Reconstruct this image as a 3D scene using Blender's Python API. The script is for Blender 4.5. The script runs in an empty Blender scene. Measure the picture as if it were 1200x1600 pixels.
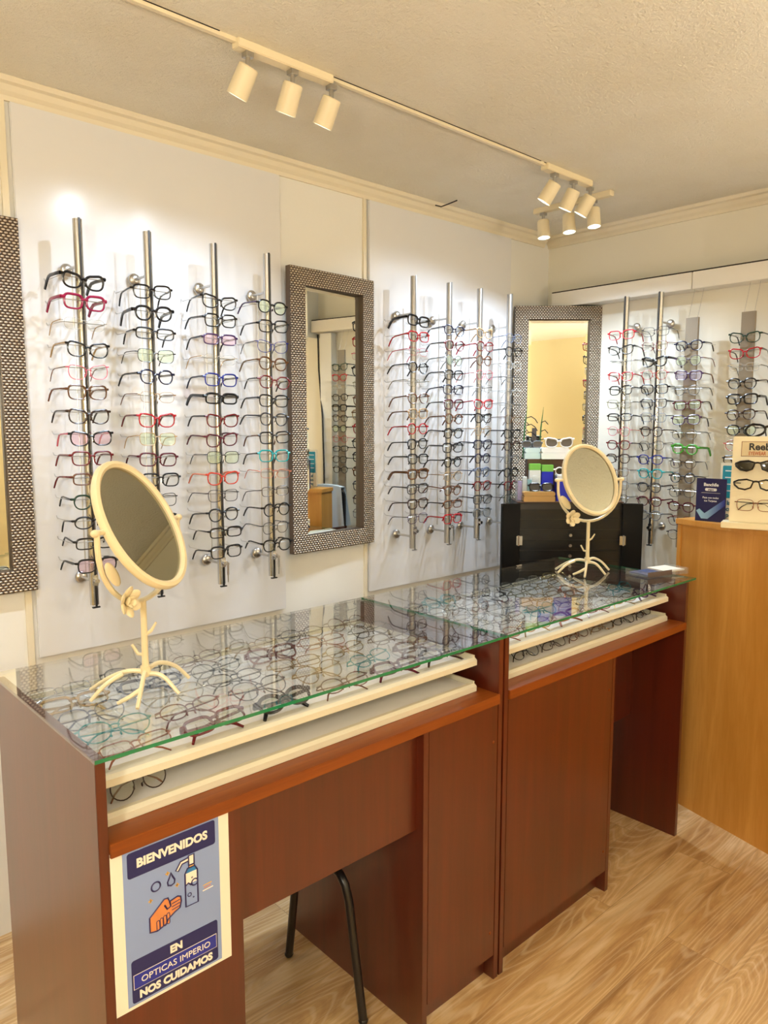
import bpy, bmesh, math, random
from math import sin, cos, pi, radians as R
from mathutils import Vector as V, Matrix, Euler

sc = bpy.context.scene
C = sc.collection
random.seed(7)

# ------------------------------------------------------------------ camera, world, exposure
PITCH, YAW = R(6.667), R(47.454)
cam_d = bpy.data.cameras.new('camera'); cam = bpy.data.objects.new('camera', cam_d); C.objects.link(cam)
cam.location = (0, 0, 1.54)
cam.rotation_euler = (R(90) - PITCH, 0, YAW - R(90))
cam_d.sensor_fit = 'VERTICAL'; cam_d.sensor_height = 36; cam_d.lens = 36 * 1155 / 1600
cam_d.clip_start = .02
sc.camera = cam
w = bpy.data.worlds.new('world'); sc.world = w; w.use_nodes = True
w.node_tree.nodes['Background'].inputs[0].default_value = (1, .9, .75, 1)
w.node_tree.nodes['Background'].inputs[1].default_value = .05
sc.view_settings.view_transform = 'Standard'; sc.view_settings.look = 'None'
sc.view_settings.gamma = 1; sc.view_settings.use_curve_mapping = False
sc.view_settings.exposure = 0.07
sc.cycles.max_bounces = 10; sc.cycles.transparent_max_bounces = 32
sc.cycles.caustics_reflective = False; sc.cycles.caustics_refractive = False
sc.cycles.sample_clamp_indirect = 6

SPOT_W = 12.5                      # watts of one track spot
FILL_GLOBE_W = 30.0                      # watts of one added fill globe
COOL = (.70, .84, 1.0)
FILL_UP_W = 80.0                        # watts of one added fill uplighter
WARM = (1.0, .94, .82)

# ------------------------------------------------------------------ materials
def sock(n, *names):
    for k in names:
        if k in n.inputs: return n.inputs[k]
def lin(r, g, b):
    f = lambda c: (c/255/12.92) if c/255 <= .04045 else ((c/255+.055)/1.055)**2.4
    return (f(r), f(g), f(b), 1)
def mat(name, col, rough=.5, metal=0, spec=.5, coat=0):
    m = bpy.data.materials.new(name); m.use_nodes = True
    b = m.node_tree.nodes['Principled BSDF']
    b.inputs['Base Color'].default_value = col if len(col) == 4 else (*col, 1)
    b.inputs['Roughness'].default_value = rough; b.inputs['Metallic'].default_value = metal
    sock(b, 'Specular IOR Level', 'Specular').default_value = spec
    if coat:
        sock(b, 'Coat Weight', 'Coat').default_value = coat
        b.inputs['Coat Roughness'].default_value = .32
    return m
class NT:
    def __init__(s, m): s.t = m.node_tree; s.b = s.t.nodes.get('Principled BSDF')
    def n(s, kind, **k):
        x = s.t.nodes.new(kind)
        for a, v in k.items():
            if a in x.inputs: x.inputs[a].default_value = v
            else: setattr(x, a, v)
        return x
    def l(s, a, b): s.t.links.new(a, b)
    def coords(s, scale=(1, 1, 1), rot=(0, 0, 0)):
        tc = s.n('ShaderNodeTexCoord'); mp = s.n('ShaderNodeMapping')
        mp.inputs['Scale'].default_value = scale; mp.inputs['Rotation'].default_value = rot
        s.l(tc.outputs['Object'], mp.inputs[0]); return mp.outputs[0]
    def noise(s, vec, scale, detail=4, rough=.55, dist=0):
        x = s.n('ShaderNodeTexNoise'); x.inputs['Scale'].default_value = scale
        x.inputs['Detail'].default_value = detail; x.inputs['Roughness'].default_value = rough
        x.inputs['Distortion'].default_value = dist
        s.l(vec, x.inputs['Vector']); return x.outputs[0]
    def ramp(s, fac, stops):
        x = s.n('ShaderNodeValToRGB'); e = x.color_ramp.elements
        while len(e) < len(stops): e.new(.5)
        for q, (p, c) in zip(e, stops): q.position = p; q.color = c
        s.l(fac, x.inputs[0]); return x.outputs[0]
    def mix(s, fac, a, b, mode='MIX'):
        x = s.n('ShaderNodeMix', data_type='RGBA', blend_type=mode)
        for v, k in ((fac, 0), (a, 6), (b, 7)):
            if hasattr(v, 'links'): s.l(v, x.inputs[k])
            else: x.inputs[k].default_value = v
        return x.outputs[2]
    def math(s, op, a, b=0.0):
        x = s.n('ShaderNodeMath', operation=op)
        for v, k in ((a, 0), (b, 1)):
            if hasattr(v, 'links'): s.l(v, x.inputs[k])
            else: x.inputs[k].default_value = v
        return x.outputs[0]
    def bump(s, h, strength=.3, dist=.01):
        x = s.n('ShaderNodeBump'); x.inputs['Strength'].default_value = strength
        x.inputs['Distance'].default_value = dist
        s.l(h, x.inputs['Height']); s.l(x.outputs[0], s.b.inputs['Normal'])

def wood(name, dark, light, rough, axis='Z', grain=26, coat=0):
    m = mat(name, light, rough, coat=coat); n = NT(m)
    sc_ = {'Z': (grain, grain, 1.1), 'X': (1.1, grain, grain), 'Y': (grain, 1.1, grain)}[axis]
    v = n.coords(sc_)
    a = n.noise(v, 1.0, 6, .6, .6); b = n.noise(n.coords(tuple(q*4 for q in sc_)), 1.5, 3, .6)
    c = n.ramp(a, [(.3, dark), (.68, light)])
    c = n.mix(n.ramp(b, [(.45, (0, 0, 0, 1)), (.75, (.5, .5, .5, 1))]), c, dark)
    n.l(c, n.b.inputs['Base Color']); n.bump(b, .04, .002)
    return m

M = {}
M['cherry'] = wood('cherry_laminate', lin(70, 20, 6), lin(93, 30, 9), .34, coat=.8)
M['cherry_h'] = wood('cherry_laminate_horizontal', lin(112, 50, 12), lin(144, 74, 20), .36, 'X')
M['oak'] = wood('honey_oak', lin(190, 130, 50), lin(214, 156, 76), .42, 'Z', 14)
M['riser'] = wood('brown_wood', lin(60, 36, 20), lin(86, 54, 34), .5, 'X')
# ceiling: rough sprayed plaster
m = M['ceiling'] = mat('sprayed_plaster', lin(226, 214, 186), .95, spec=.1); n = NT(m)
v = n.coords(); a = n.noise(v, 95, 5, .65); b = n.noise(v, 2.2, 3)
n.l(n.mix(n.ramp(b, [(.4, (0, 0, 0, 1)), (.7, (1, 1, 1, 1))]), lin(250, 244, 228), lin(244, 236, 216)), n.b.inputs['Base Color'])
n.bump(a, .8, .016)
m = M['wall'] = mat('cream_wall_paint', lin(232, 222, 196), .7, spec=.2); n = NT(m)
v = n.coords(); n.bump(n.noise(v, 60, 3), .08, .003)
n.l(n.mix(n.noise(v, 1.6, 4), lin(230, 228, 222), lin(239, 238, 233)), n.b.inputs['Base Color'])
M['wall_right'] = mat('pale_cream_wall_paint', lin(234, 229, 214), .7, spec=.2)
M['wall_plain'] = mat('beige_wall_paint', lin(206, 192, 150), .7, spec=.2)
M['trim'] = mat('cream_trim_paint', lin(232, 222, 198), .5)
M['board'] = mat('white_melamine', lin(226, 226, 228), .22, spec=.45)
M['pelmet'] = mat('white_pelmet_paint', lin(236, 232, 224), .4)
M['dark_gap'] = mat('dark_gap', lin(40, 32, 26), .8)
# floor
m = M['floor'] = mat('washed_oak_planks', lin(190, 150, 100), .34, spec=.4); n = NT(m)
tc = n.n('ShaderNodeTexCoord'); mp = n.n('ShaderNodeMapping'); n.l(tc.outputs['Object'], mp.inputs[0])
br = n.n('ShaderNodeTexBrick', offset=.37, squash=1.0)
n.l(mp.outputs[0], br.inputs['Vector'])
br.inputs['Scale'].default_value = 1; br.inputs['Brick Width'].default_value = 1.25; br.inputs['Row Height'].default_value = .19
br.inputs['Mortar Size'].default_value = .0012; br.inputs['Color1'].default_value = (0, 0, 0, 1); br.inputs['Color2'].default_value = (1, 1, 1, 1)
off = n.n('ShaderNodeVectorMath', operation='SCALE'); off.inputs['Scale'].default_value = 7.0; n.l(br.outputs['Color'], off.inputs[0])
add = n.n('ShaderNodeVectorMath', operation='ADD'); n.l(mp.outputs[0], add.inputs[0]); n.l(off.outputs[0], add.inputs[1])
st = n.n('ShaderNodeMapping'); st.inputs['Scale'].default_value = (1.0, 8, 1); n.l(add.outputs[0], st.inputs[0])
g1 = n.noise(st.outputs[0], 1.5, 9, .66, .35)
st2 = n.n('ShaderNodeMapping'); st2.inputs['Scale'].default_value = (2.2, 62, 1); n.l(add.outputs[0], st2.inputs[0])
g2 = n.noise(st2.outputs[0], 1.2, 5, .7, .5)
c = n.ramp(g1, [(.30, lin(146, 108, 66)), (.44, lin(186, 147, 97)), (.56, lin(208, 173, 122)), (.70, lin(228, 203, 162))])
c = n.mix(n.ramp(g2, [(.54, (0, 0, 0, 1)), (.74, (.5, .5, .5, 1))]), c, lin(232, 214, 182))
c = n.mix(n.ramp(g2, [(.25, (.6, .6, .6, 1)), (.42, (0, 0, 0, 1))]), c, lin(128, 92, 54))
st3 = n.n('ShaderNodeMapping'); st3.inputs['Scale'].default_value = (.55, 4.2, 1); n.l(add.outputs[0], st3.inputs[0])
g3 = n.noise(st3.outputs[0], 1.1, 2, .45, .25)
cath = n.math('SINE', n.math('MULTIPLY', g3, 230.0))                   # cathedral grain: contour lines of a stretched noise
c = n.mix(n.ramp(cath, [(.55, (0, 0, 0, 1)), (1.0, (.26, .26, .26, 1))]), c, lin(238, 220, 188))
c = n.mix(n.ramp(n.math('MULTIPLY', cath, -1.0), [(.5, (0, 0, 0, 1)), (1.0, (.18, .18, .18, 1))]), c, lin(140, 102, 60))
c = n.mix(n.math('MULTIPLY', br.outputs['Fac'], .3), c, lin(100, 74, 46))
n.l(c, n.b.inputs['Base Color']); n.bump(g2, .12, .003)
# metals etc.
M['chrome'] = mat('chrome', (.56, .56, .56), .2, 1)
M['satin'] = mat('satin_aluminium', (.42, .42, .42), .4, 1)
M['steel'] = mat('brushed_steel', (.55, .54, .52), .28, 1)
M['black_plastic'] = mat('black_plastic', (.012, .012, .013), .35)
M['black_metal'] = mat('black_painted_metal', (.014, .012, .012), .3)
M['black_lacquer'] = mat('black_lacquer', (.006, .006, .006), .35, spec=.15)
M['black_gloss'] = mat('black_drawer_lacquer', (.012, .012, .012), .25, spec=.4)
M['cream_metal'] = mat('cream_enamel', lin(232, 216, 176), .33)
M['lamp_cream'] = mat('cream_lamp_enamel', lin(236, 222, 188), .45)
M['white_plastic'] = mat('white_plastic', lin(236, 236, 232), .35)
M['tray'] = mat('white_tray_plastic', lin(224, 217, 194), .42)
M['tray_felt'] = mat('grey_tray_felt', lin(238, 236, 232), .8)
M['taupe'] = mat('taupe_strip', lin(138, 126, 108), .5)
M['mirror'] = mat('mirror_silver', (.86, .86, .78), .01, 1)
M['mirror_dim'] = mat('aged_mirror_silver', (.44, .44, .36), .02, 1)
M['paper'] = mat('white_paper', lin(240, 234, 216), .6)
M['bevel'] = mat('mirror_bevel', (.75, .75, .68), .08, 1)
# embossed mirror frame
m = M['embossed'] = mat('embossed_metal_frame', lin(186, 170, 150), .38, .6); n = NT(m)
tc = n.n('ShaderNodeTexCoord'); sp = n.n('ShaderNodeSeparateXYZ'); n.l(tc.outputs['Object'], sp.inputs[0])
vz = n.math('DIVIDE', sp.outputs['Z'], .0082); row = n.math('FLOOR', vz)
par = n.math('MULTIPLY', n.math('FLOORED_MODULO', row, 2.0), .5)
ux = n.math('ADD', n.math('DIVIDE', sp.outputs['X'], .0135), par)
dx = n.math('SUBTRACT', n.math('FRACT', ux), .5); dz = n.math('SUBTRACT', n.math('FRACT', vz), .5)
r2 = n.math('ADD', n.math('MULTIPLY', n.math('MULTIPLY', dx, dx), 3.6), n.math('MULTIPLY', n.math('MULTIPLY', dz, dz), 3.6))
hgt = n.math('SUBTRACT', 1.0, r2)
n.bump(hgt, 1.0, .006)
n.l(n.ramp(hgt, [(.2, lin(118, 98, 82)), (.5, lin(188, 168, 146)), (.95, lin(236, 224, 204))]), n.b.inputs['Base Color'])

M['liner'] = mat('dark_frame_liner', lin(92, 76, 62), .5)
def glassy(name, tint, refl=1.0, body=0.0, ior=1.5):
    m = bpy.data.materials.new(name); m.use_nodes = True; t = m.node_tree; t.nodes.clear()
    o = t.nodes.new('ShaderNodeOutputMaterial'); mx = t.nodes.new('ShaderNodeMixShader')
    tr = t.nodes.new('ShaderNodeBsdfTransparent'); tr.inputs[0].default_value = (*tint, 1)
    gl = t.nodes.new('ShaderNodeBsdfGlossy'); gl.inputs['Roughness'].default_value = .01
    fr = t.nodes.new('ShaderNodeFresnel'); fr.inputs[0].default_value = ior
    ge = t.nodes.new('ShaderNodeNewGeometry'); mr = t.nodes.new('ShaderNodeMapRange')   # same reflectance on both sides of the sheet
    mr.inputs['To Min'].default_value = ior; mr.inputs['To Max'].default_value = 1/ior
    t.links.new(ge.outputs['Backfacing'], mr.inputs['Value']); t.links.new(mr.outputs[0], fr.inputs[0])
    mu = t.nodes.new('ShaderNodeMath'); mu.operation = 'MULTIPLY'; mu.inputs[1].default_value = refl
    t.links.new(fr.outputs[0], mu.inputs[0]); t.links.new(mu.outputs[0], mx.inputs[0])
    base = tr
    if body:
        df = t.nodes.new('ShaderNodeBsdfDiffuse'); df.inputs[0].default_value = (*tint, 1)
        m2 = t.nodes.new('ShaderNodeMixShader'); m2.inputs[0].default_value = body
        t.links.new(tr.outputs[0], m2.inputs[1]); t.links.new(df.outputs[0], m2.inputs[2]); base = m2
    t.links.new(base.outputs[0], mx.inputs[1]); t.links.new(gl.outputs[0], mx.inputs[2])
    t.links.new(mx.outputs[0], o.inputs[0]); return m
M['sheet_glass'] = glassy('sheet_glass', (.990, .996, .992), 1.5)
M['glass_edge'] = mat('green_glass_edge', lin(22, 120, 78), .08, spec=.8)
M['acrylic'] = glassy('clear_acrylic', (.95, .96, .96), .8, .08)
M['lens'] = glassy('clear_lens', (.985, .99, .985), .6)
M['lens_green'] = glassy('green_coated_lens', (.90, .96, .86), 1.2, .08)
M['lens_violet'] = glassy('violet_coated_lens', (.90, .86, .95), 1.2, .08)
M['lens_pink'] = glassy('pink_coated_lens', (.95, .84, .90), 1.0, .06)
M['lens_dark'] = mat('dark_sun_lens', (.012, .012, .012), .06, spec=.7)
M['lens_grey'] = mat('grey_sun_lens', lin(96, 92, 90), .08, spec=.7)
def emis(name, col, s):
    m = mat(name, col, .5); b = m.node_tree.nodes['Principled BSDF']
    sock(b, 'Emission Color', 'Emission').default_value = (*col[:3], 1); b.inputs['Emission Strength'].default_value = s
    return m
M['led'] = emis('led_face', COOL, 14)
M['diffuser'] = emis('lamp_diffuser', WARM, FILL_GLOBE_W/(pi*4*pi*.01))

FR = {}
def fr(name, rgb, rough=.25, metal=0): FR[name] = mat('frame_' + name.replace(' ', '_'), lin(*rgb), rough, metal)
for k, c in {'black': (16, 15, 16), 'magenta': (140, 14, 62), 'pink': (206, 92, 112), 'dark brown': (52, 32, 24), 'dark red': (104, 22, 26),
             'red': (172, 22, 34), 'brown': (104, 66, 44), 'tortoise': (92, 58, 30), 'navy': (24, 28, 58), 'blue': (28, 40, 128), 'purple': (66, 40, 82),
             'teal': (20, 156, 164), 'salmon': (214, 122, 96), 'orange red': (190, 62, 42), 'beige': (176, 146, 104), 'olive': (120, 116, 78),
             'grey': (104, 108, 112), 'grey blue': (92, 104, 130), 'dark green': (30, 58, 44), 'bright green': (70, 158, 52), 'white': (232, 230, 224),
             'dark grey': (56, 56, 60), 'burgundy': (84, 18, 34), 'bronze': (112, 88, 58)}.items(): fr(k, c)
fr('gold', (176, 146, 88), .25, .9); fr('gunmetal', (78, 78, 84), .28, .9); fr('silver', (176, 174, 170), .22, .9)
fr('copper', (150, 92, 66), .28, .8)
FR['clear'] = glassy('frame_clear', (.90, .90, .88), .9, .28)

# ------------------------------------------------------------------ mesh helpers
class MB:
    def __init__(s): s.v = []; s.f = []; s.mi = []
    def add(s, vs, fs, mi=0):
        o = len(s.v); s.v += [V(p) for p in vs]
        for f in fs: s.f.append([o+i for i in f]); s.mi.append(mi)
        return s
    def box(s, x0, x1, y0, y1, z0, z1, mi=0):
        vs = [(x, y, z) for x in (x0, x1) for y in (y0, y1) for z in (z0, z1)]
        return s.add(vs, [(0, 1, 3, 2), (4, 6, 7, 5), (0, 4, 5, 1), (2, 3, 7, 6), (0, 2, 6, 4), (1, 5, 7, 3)], mi)
    def tube(s, pts, r, sides=6, closed=False, mi=0, flat=1.0, up=None):
        pts = [V(p) for p in pts]; n = len(pts)
        rs = r if isinstance(r, (list, tuple)) else [r]*n
        rings = []; ref = V(up) if up else None
        prev = None
        for i in range(n):
            if closed: t = pts[(i+1) % n] - pts[i-1]
            else: t = pts[min(i+1, n-1)] - pts[max(i-1, 0)]
            t.normalize()
            if ref is not None: a = ref.cross(t)
            elif prev is None: a = (V((0, 0, 1)) if abs(t.z) < .9 else V((1, 0, 0))).cross(t)
            else: a = prev - t*prev.dot(t)
            if a.length < 1e-6: a = V((1, 0, 0))
            a.normalize(); b = t.cross(a); prev = a
            rings.append([pts[i] + a*cos(2*pi*k/sides)*rs[i] + b*sin(2*pi*k/sides)*rs[i]*flat for k in range(sides)])
        vs = [p for ring in rings for p in ring]; fs = []
        for i in range(n if closed else n-1):
            j = (i+1) % n
            for k in range(sides):
                l = (k+1) % sides
                fs.append((i*sides+k, i*sides+l, j*sides+l, j*sides+k))
        if not closed: fs += [tuple(range(sides))[::-1], tuple((n-1)*sides+k for k in range(sides))]
        return s.add(vs, fs, mi)
    def cyl(s, p0, p1, r, sides=16, mi=0, r1=None): return s.tube([p0, p1], [r, r if r1 is None else r1], sides, mi=mi)
    def prism(s, poly, d0, d1, axis='Y', mi=0):
        f = {'Y': lambda a, b, d: (a, d, b), 'X': lambda a, b, d: (d, a, b), 'Z': lambda a, b, d: (a, b, d)}[axis]
        n = len(poly); vs = [f(a, b, d0) for a, b in poly] + [f(a, b, d1) for a, b in poly]
        fs = [tuple(range(n)), tuple(range(2*n-1, n-1, -1))] + [(i, (i+1) % n, n+(i+1) % n, n+i) for i in range(n)]
        return s.add(vs, fs, mi)
    def ball(s, c, rx, ry=None, rz=None, seg=14, rings=8, mi=0, rot=None):
        ry = ry or rx; rz = rz or rx; c = V(c); vs = []
        for i in range(rings+1):
            th = pi*i/rings
            for k in range(seg):
                p = V((rx*sin(th)*cos(2*pi*k/seg), ry*sin(th)*sin(2*pi*k/seg), rz*cos(th)))
                vs.append(c + (rot @ p if rot else p))
        fs = [(i*seg+k, i*seg+(k+1) % seg, (i+1)*seg+(k+1) % seg, (i+1)*seg+k) for i in range(rings) for k in range(seg)]
        return s.add(vs, fs, mi)
    def lathe(s, prof, c=(0, 0, 0), seg=24, mi=0):
        vs = []; n = len(prof)
        for r, z in prof:
            for k in range(seg): vs.append((c[0]+r*cos(2*pi*k/seg), c[1]+r*sin(2*pi*k/seg), c[2]+z))
        fs = [(i*seg+k, i*seg+(k+1) % seg, (i+1)*seg+(k+1) % seg, (i+1)*seg+k) for i in range(n-1) for k in range(seg)]
        return s.add(vs, fs, mi)
    def xf(s, mtx):
        s.v = [mtx @ p for p in s.v]; return s
    def mesh(s, name, mats, smooth=False, bevel=0):
        bm = bmesh.new(); vs = [bm.verts.new(p) for p in s.v]
        for f, mi in zip(s.f, s.mi):
            try: q = bm.faces.new([vs[i] for i in f]); q.material_index = mi; q.smooth = smooth
            except ValueError: pass
        bmesh.ops.remove_doubles(bm, verts=bm.verts, dist=1e-6)
        if bevel:
            bmesh.ops.bevel(bm, geom=[e for e in bm.edges if e.calc_face_angle(0) > .6], offset=bevel, segments=2, affect='EDGES', clamp_overlap=True)
        bmesh.ops.recalc_face_normals(bm, faces=bm.faces)
        me = bpy.data.meshes.new(name); bm.to_mesh(me); bm.free()
        for q in (mats if isinstance(mats, (list, tuple)) else [mats]): me.materials.append(q)
        if smooth: 
            try: me.set_sharp_from_angle(angle=R(40))
            except Exception: pass
        return me
    def obj(s, name, mats, parent=None, smooth=False, bevel=0, loc=(0, 0, 0), rot=(0, 0, 0)):
        return link(name, s.mesh(name, mats, smooth, bevel), parent, loc, rot)
def link(name, data, parent=None, loc=(0, 0, 0), rot=(0, 0, 0)):
    o = bpy.data.objects.new(name, data); C.objects.link(o); o.location = loc; o.rotation_euler = rot
    if parent is not None: o.parent = parent
    return o
def tag(o, label, cat, group=None):
    o['label'] = label; o['category'] = cat
    if group: o['group'] = group
    return o
def thing(name, label, cat, loc=(0, 0, 0), rz=0, group=None, rot=None):
    o = link(name, None, None, loc, rot or (0, 0, rz)); o.empty_display_size = .05
    return tag(o, label, cat, group)
def struct(o): o['kind'] = 'structure'; return o
def slotmat(o, m):
    o.material_slots[0].link = 'OBJECT'; o.material_slots[0].material = m; return o
def arc(c, r, a0, a1, n, plane='XZ'):
    out = []
    for i in range(n):
        a = a0 + (a1-a0)*i/(n-1)
        out.append((c[0]+r*cos(a), c[1], c[2]+r*sin(a)) if plane == 'XZ' else (c[0], c[1]+r*cos(a), c[2]+r*sin(a)) if plane == 'YZ' else (c[0]+r*cos(a), c[1]+r*sin(a), c[2]))
    return out
def rrect(x0, x1, z0, z1, r, n=5):
    out = []
    for cx, cz, a in ((x1-r, z1-r, 0), (x0+r, z1-r, pi/2), (x0+r, z0+r, pi), (x1-r, z0+r, 1.5*pi)):
        out += [(cx+r*cos(a+pi/2*i/n), cz+r*sin(a+pi/2*i/n)) for i in range(n+1)]
    return out
def text(s, name, size, mtl, parent, loc, rot, bold=0.0, align='CENTER', xs=1.0, depth=.0004):
    cu = bpy.data.curves.new(name, 'FONT'); cu.body = s; cu.size = size; cu.align_x = align; cu.align_y = 'CENTER'
    cu.offset = bold; cu.extrude = depth; cu.resolution_u = 3
    t = bpy.data.objects.new('tmp', cu); C.objects.link(t)
    bpy.context.view_layer.update()
    me = bpy.data.meshes.new_from_object(t.evaluated_get(bpy.context.evaluated_depsgraph_get()))
    bpy.data.objects.remove(t); bpy.data.curves.remove(cu)
    me.materials.clear(); me.materials.append(mtl)
    o = link(name, me, parent, loc, rot); o.scale = (xs, 1, 1); return o

# ------------------------------------------------------------------ the room
X0, X1, Y0, Y1, ZC = -1.9, 3.28, -2.0, 2.32, 2.49
struct(MB().box(X0, X1, Y0, Y1, -.1, 0).obj('floor', M['floor']))
struct(MB().box(X0, X1, Y0, Y1, ZC, ZC+.1).obj('ceiling', M['ceiling']))
struct(MB().box(X0-.1, X1+.1, Y1, Y1+.1, -.1, ZC+.1).obj('wall_left', M['wall']))
struct(MB().box(X1, X1+.1, Y0, Y1, -.1, ZC+.1).obj('wall_right', M['wall_right']))
struct(MB().box(X0-.1, X0, Y0, Y1, -.1, ZC+.1).obj('wall_front', M['wall_plain']))
struct(MB().box(X0-.1, X1+.1, Y0-.1, Y0, -.1, ZC+.1).obj('wall_back', M['wall_plain']))
crown = [(0, 0), (0, -.052), (-.008, -.052), (-.012, -.040), (-.022, -.030), (-.030, -.016), (-.042, -.012), (-.050, 0)]
struct(MB().prism([(Y1+a, ZC+b) for a, b in crown], X0, X1-.05, 'X').obj('trim_1', M['trim']))
struct(MB().prism([(X1+a, ZC+b) for a, b in crown], Y0, Y1, 'Y').obj('trim_2', M['trim']))
# vertical joint battens of the wall cladding
k = 3
for bx0, bx1 in ((.672, .690), (2.012, 2.026)):
    struct(MB().box(bx0, bx1, Y1-.008, Y1, .0, ZC-.05).obj('trim_%d' % k, M['trim'])); k += 1
pil = struct(MB().box(X1-.05, X1, 1.04, 1.13, 0, 2.12).obj('trim_%d' % k, M['wall'])); k += 1
# pelmet box along the right wall
p = struct(MB().box(X1-.09, X1, 1.0, 1.515, 2.125, 2.196).box(X1-.09, X1, 1.518, 2.235, 2.125, 2.196).obj('trim_%d' % k, M['pelmet'], bevel=.002)); k += 1
struct(MB().box(X1-.086, X1, 1.0, 2.235, 2.196, 2.202).obj('trim_%d' % k, M['dark_gap']))

# ------------------------------------------------------------------ white display boards
BY = 2.305                                     # face of the boards
tag(MB().box(.702, 1.606, BY, Y1-.001, .84, 2.436).obj('display_board', M['board'], bevel=.002), 'large white display board behind the four poles on the left', 'board', 'white display boards')
tag(MB().box(2.036, 2.952, BY, Y1-.001, .84, 2.436).obj('display_board', M['board'], bevel=.002), 'large white display board behind the four poles right of the middle wall mirror', 'board', 'white display boards')

# ------------------------------------------------------------------ framed wall mirrors
def wall_mirror(label, loc, rz, gyaw=0.0):
    W, H, F, D = .432, 1.066, .066, .032       # local: front faces -y, origin bottom centre of back
    t = thing('wall_mirror', label, 'mirror', loc, rz, 'embossed metal framed wall mirrors')
    m = MB(); hw = W/2
    o = [(-hw, 0), (hw, 0), (hw, H), (-hw, H)]; i = [(-hw+F, F), (hw-F, F), (hw-F, H-F), (-hw+F, H-F)]
    vs = [(x, -D*.8, z) for x, z in o] + [(x, -D, z) for x, z in i] + [(x, 0, z) for x, z in o] + [(x, 0, z) for x, z in i]
    fs = []
    for a in range(4):
        b = (a+1) % 4
        fs += [(a, b, 4+b, 4+a), (8+a, 12+a, 12+b, 8+b), (a, 8+a, 8+b, b), (4+a, 4+b, 12+b, 12+a)]
    m.add(vs, fs); m.mi = [1 if q % 4 >= 2 else 0 for q in range(16)]
    m.obj('frame', [M['embossed'], M['liner']], t)
    g = MB(); gw = hw-F-.001
    c = V((0, -D/2+.002, 0)); dx = V((cos(gyaw), sin(gyaw), 0))
    def P(x, z, off): q = c + dx*x; return (q.x, q.y+off, z)
    pts = [(-gw, F+.001), (gw, F+.001), (gw, H-F-.001), (-gw, H-F-.001)]
    bv = .016; ins = [(-gw+bv, F+bv), (gw-bv, F+bv), (gw-bv, H-F-bv), (-gw+bv, H-F-bv)]
    vs = [P(x, z, -.0012) for x, z in pts] + [P(x, z, -.0020) for x, z in ins] + [P(x, z, .002) for x, z in pts]
    fs = [(4, 5, 6, 7)] + [(a, (a+1) % 4, 4+(a+1) % 4, 4+a) for a in range(4)] + [(8, 11, 10, 9)] + [(a, 8+a, 8+(a+1) % 4, (a+1) % 4) for a in range(4)]
    g.add(vs, fs).obj('mirror_glass', M['mirror'], t)
    return t
wall_mirror('tall embossed framed mirror between the two white display boards', (1.832, Y1-.014, 1.054), R(3.5), R(2.5))
wall_mirror('tall embossed framed mirror cut off by the left edge of the photo', (.487, Y1-.002, 1.054), 0)
wall_mirror('tall embossed framed mirror set across the room corner', (3.145, 2.160, 1.054), R(-42.55))

# ------------------------------------------------------------------ track lighting
def track_lamp(label, x, y, tx, ty, lit=True, power=1.0, group='track spotlights', zbar=ZC-.022, size=R(104)):
    t = thing('track_spotlight', label, 'spotlight', (x, y, zbar), 0, group)
    MB().cyl((0, 0, 0), (0, 0, -.040), .0065, 10).box(-.011, .011, -.011, .011, -.012, 0).obj('stem', M['steel'], t, smooth=True)
    d = V((tx, ty, -1)).normalized(); q = d.to_track_quat('-Z', 'Y'); top = V((0, 0, -.038))
    h = MB()
    h.lathe([(0, 0), (.023, 0), (.026, -.003), (.0275, -.076), (.0255, -.076), (.0250, -.056), (0, -.056)], seg=28)
    h.xf(Matrix.Translation(top) @ q.to_matrix().to_4x4() @ Matrix.Translation((0, 0, .006)))
    hd = h.obj('lamp_head', M['lamp_cream'], t, smooth=True)
    b = MB().lathe([(0, -.0565), (.0235, -.0565), (.0235, -.061), (.016, -.065), (0, -.066)], seg=24)
    b.xf(Matrix.Translation(top) @ q.to_matrix().to_4x4() @ Matrix.Translation((0, 0, .006)))
    b.obj('bulb', M['led'], hd, smooth=True)
    L = bpy.data.lights.new('spot', 'SPOT'); L.energy = SPOT_W*power; L.color = COOL; L.spot_size = size; L.spot_blend = .9; L.shadow_soft_size = .012
    lo = link('spot_light', L, t); lo.location = top + d*.088; lo.rotation_euler = q.to_euler()
    return t
track = thing('lighting_track', 'long cream lighting track running along the ceiling parallel to the display wall', 'track', (1.33, 1.685, ZC))
MB().box(-1.6, 1.30, -.006, .006, -.010, 0).obj('rail', M['lamp_cream'], track)
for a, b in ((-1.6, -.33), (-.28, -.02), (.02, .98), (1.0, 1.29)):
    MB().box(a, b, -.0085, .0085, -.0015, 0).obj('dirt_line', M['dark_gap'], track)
for cx in (.15, 1.197, 2.49):
    MB().box(cx-.15-1.33, cx+.15-1.33, -.016, .016, -.022, 0).obj('lamp_bar', M['lamp_cream'], track, bevel=.002)
track2 = thing('lighting_track', 'short cream lighting track across the ceiling near the far corner', 'track', (2.80, 1.87, ZC))
MB().box(-.015, .015, -.19, .19, -.022, 0).obj('lamp_bar', M['lamp_cream'], track2, bevel=.002)
for i, (x, tx, ty, l) in enumerate(((1.083, -.22, .60, 'cream spotlight nearest the left of the three over the left board'), (1.22, -.05, .50, 'cream spotlight in the middle of the three over the left board'),
                                 (1.35, -.12, .55, 'cream spotlight nearest the right of the three over the left board'))):
    track_lamp(l, x, 1.685, tx, ty)
for i, (x, tx, ty, l) in enumerate(((2.405, -.25, .62, 'cream unlit looking spotlight leftmost on the far end of the long track'), (2.53, -.12, .50, 'cream spotlight in the middle of the far end of the long track'),
                                 (2.645, -.2, .58, 'cream spotlight rightmost on the far end of the long track'))):
    track_lamp(l, x, 1.685, tx, ty)
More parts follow.
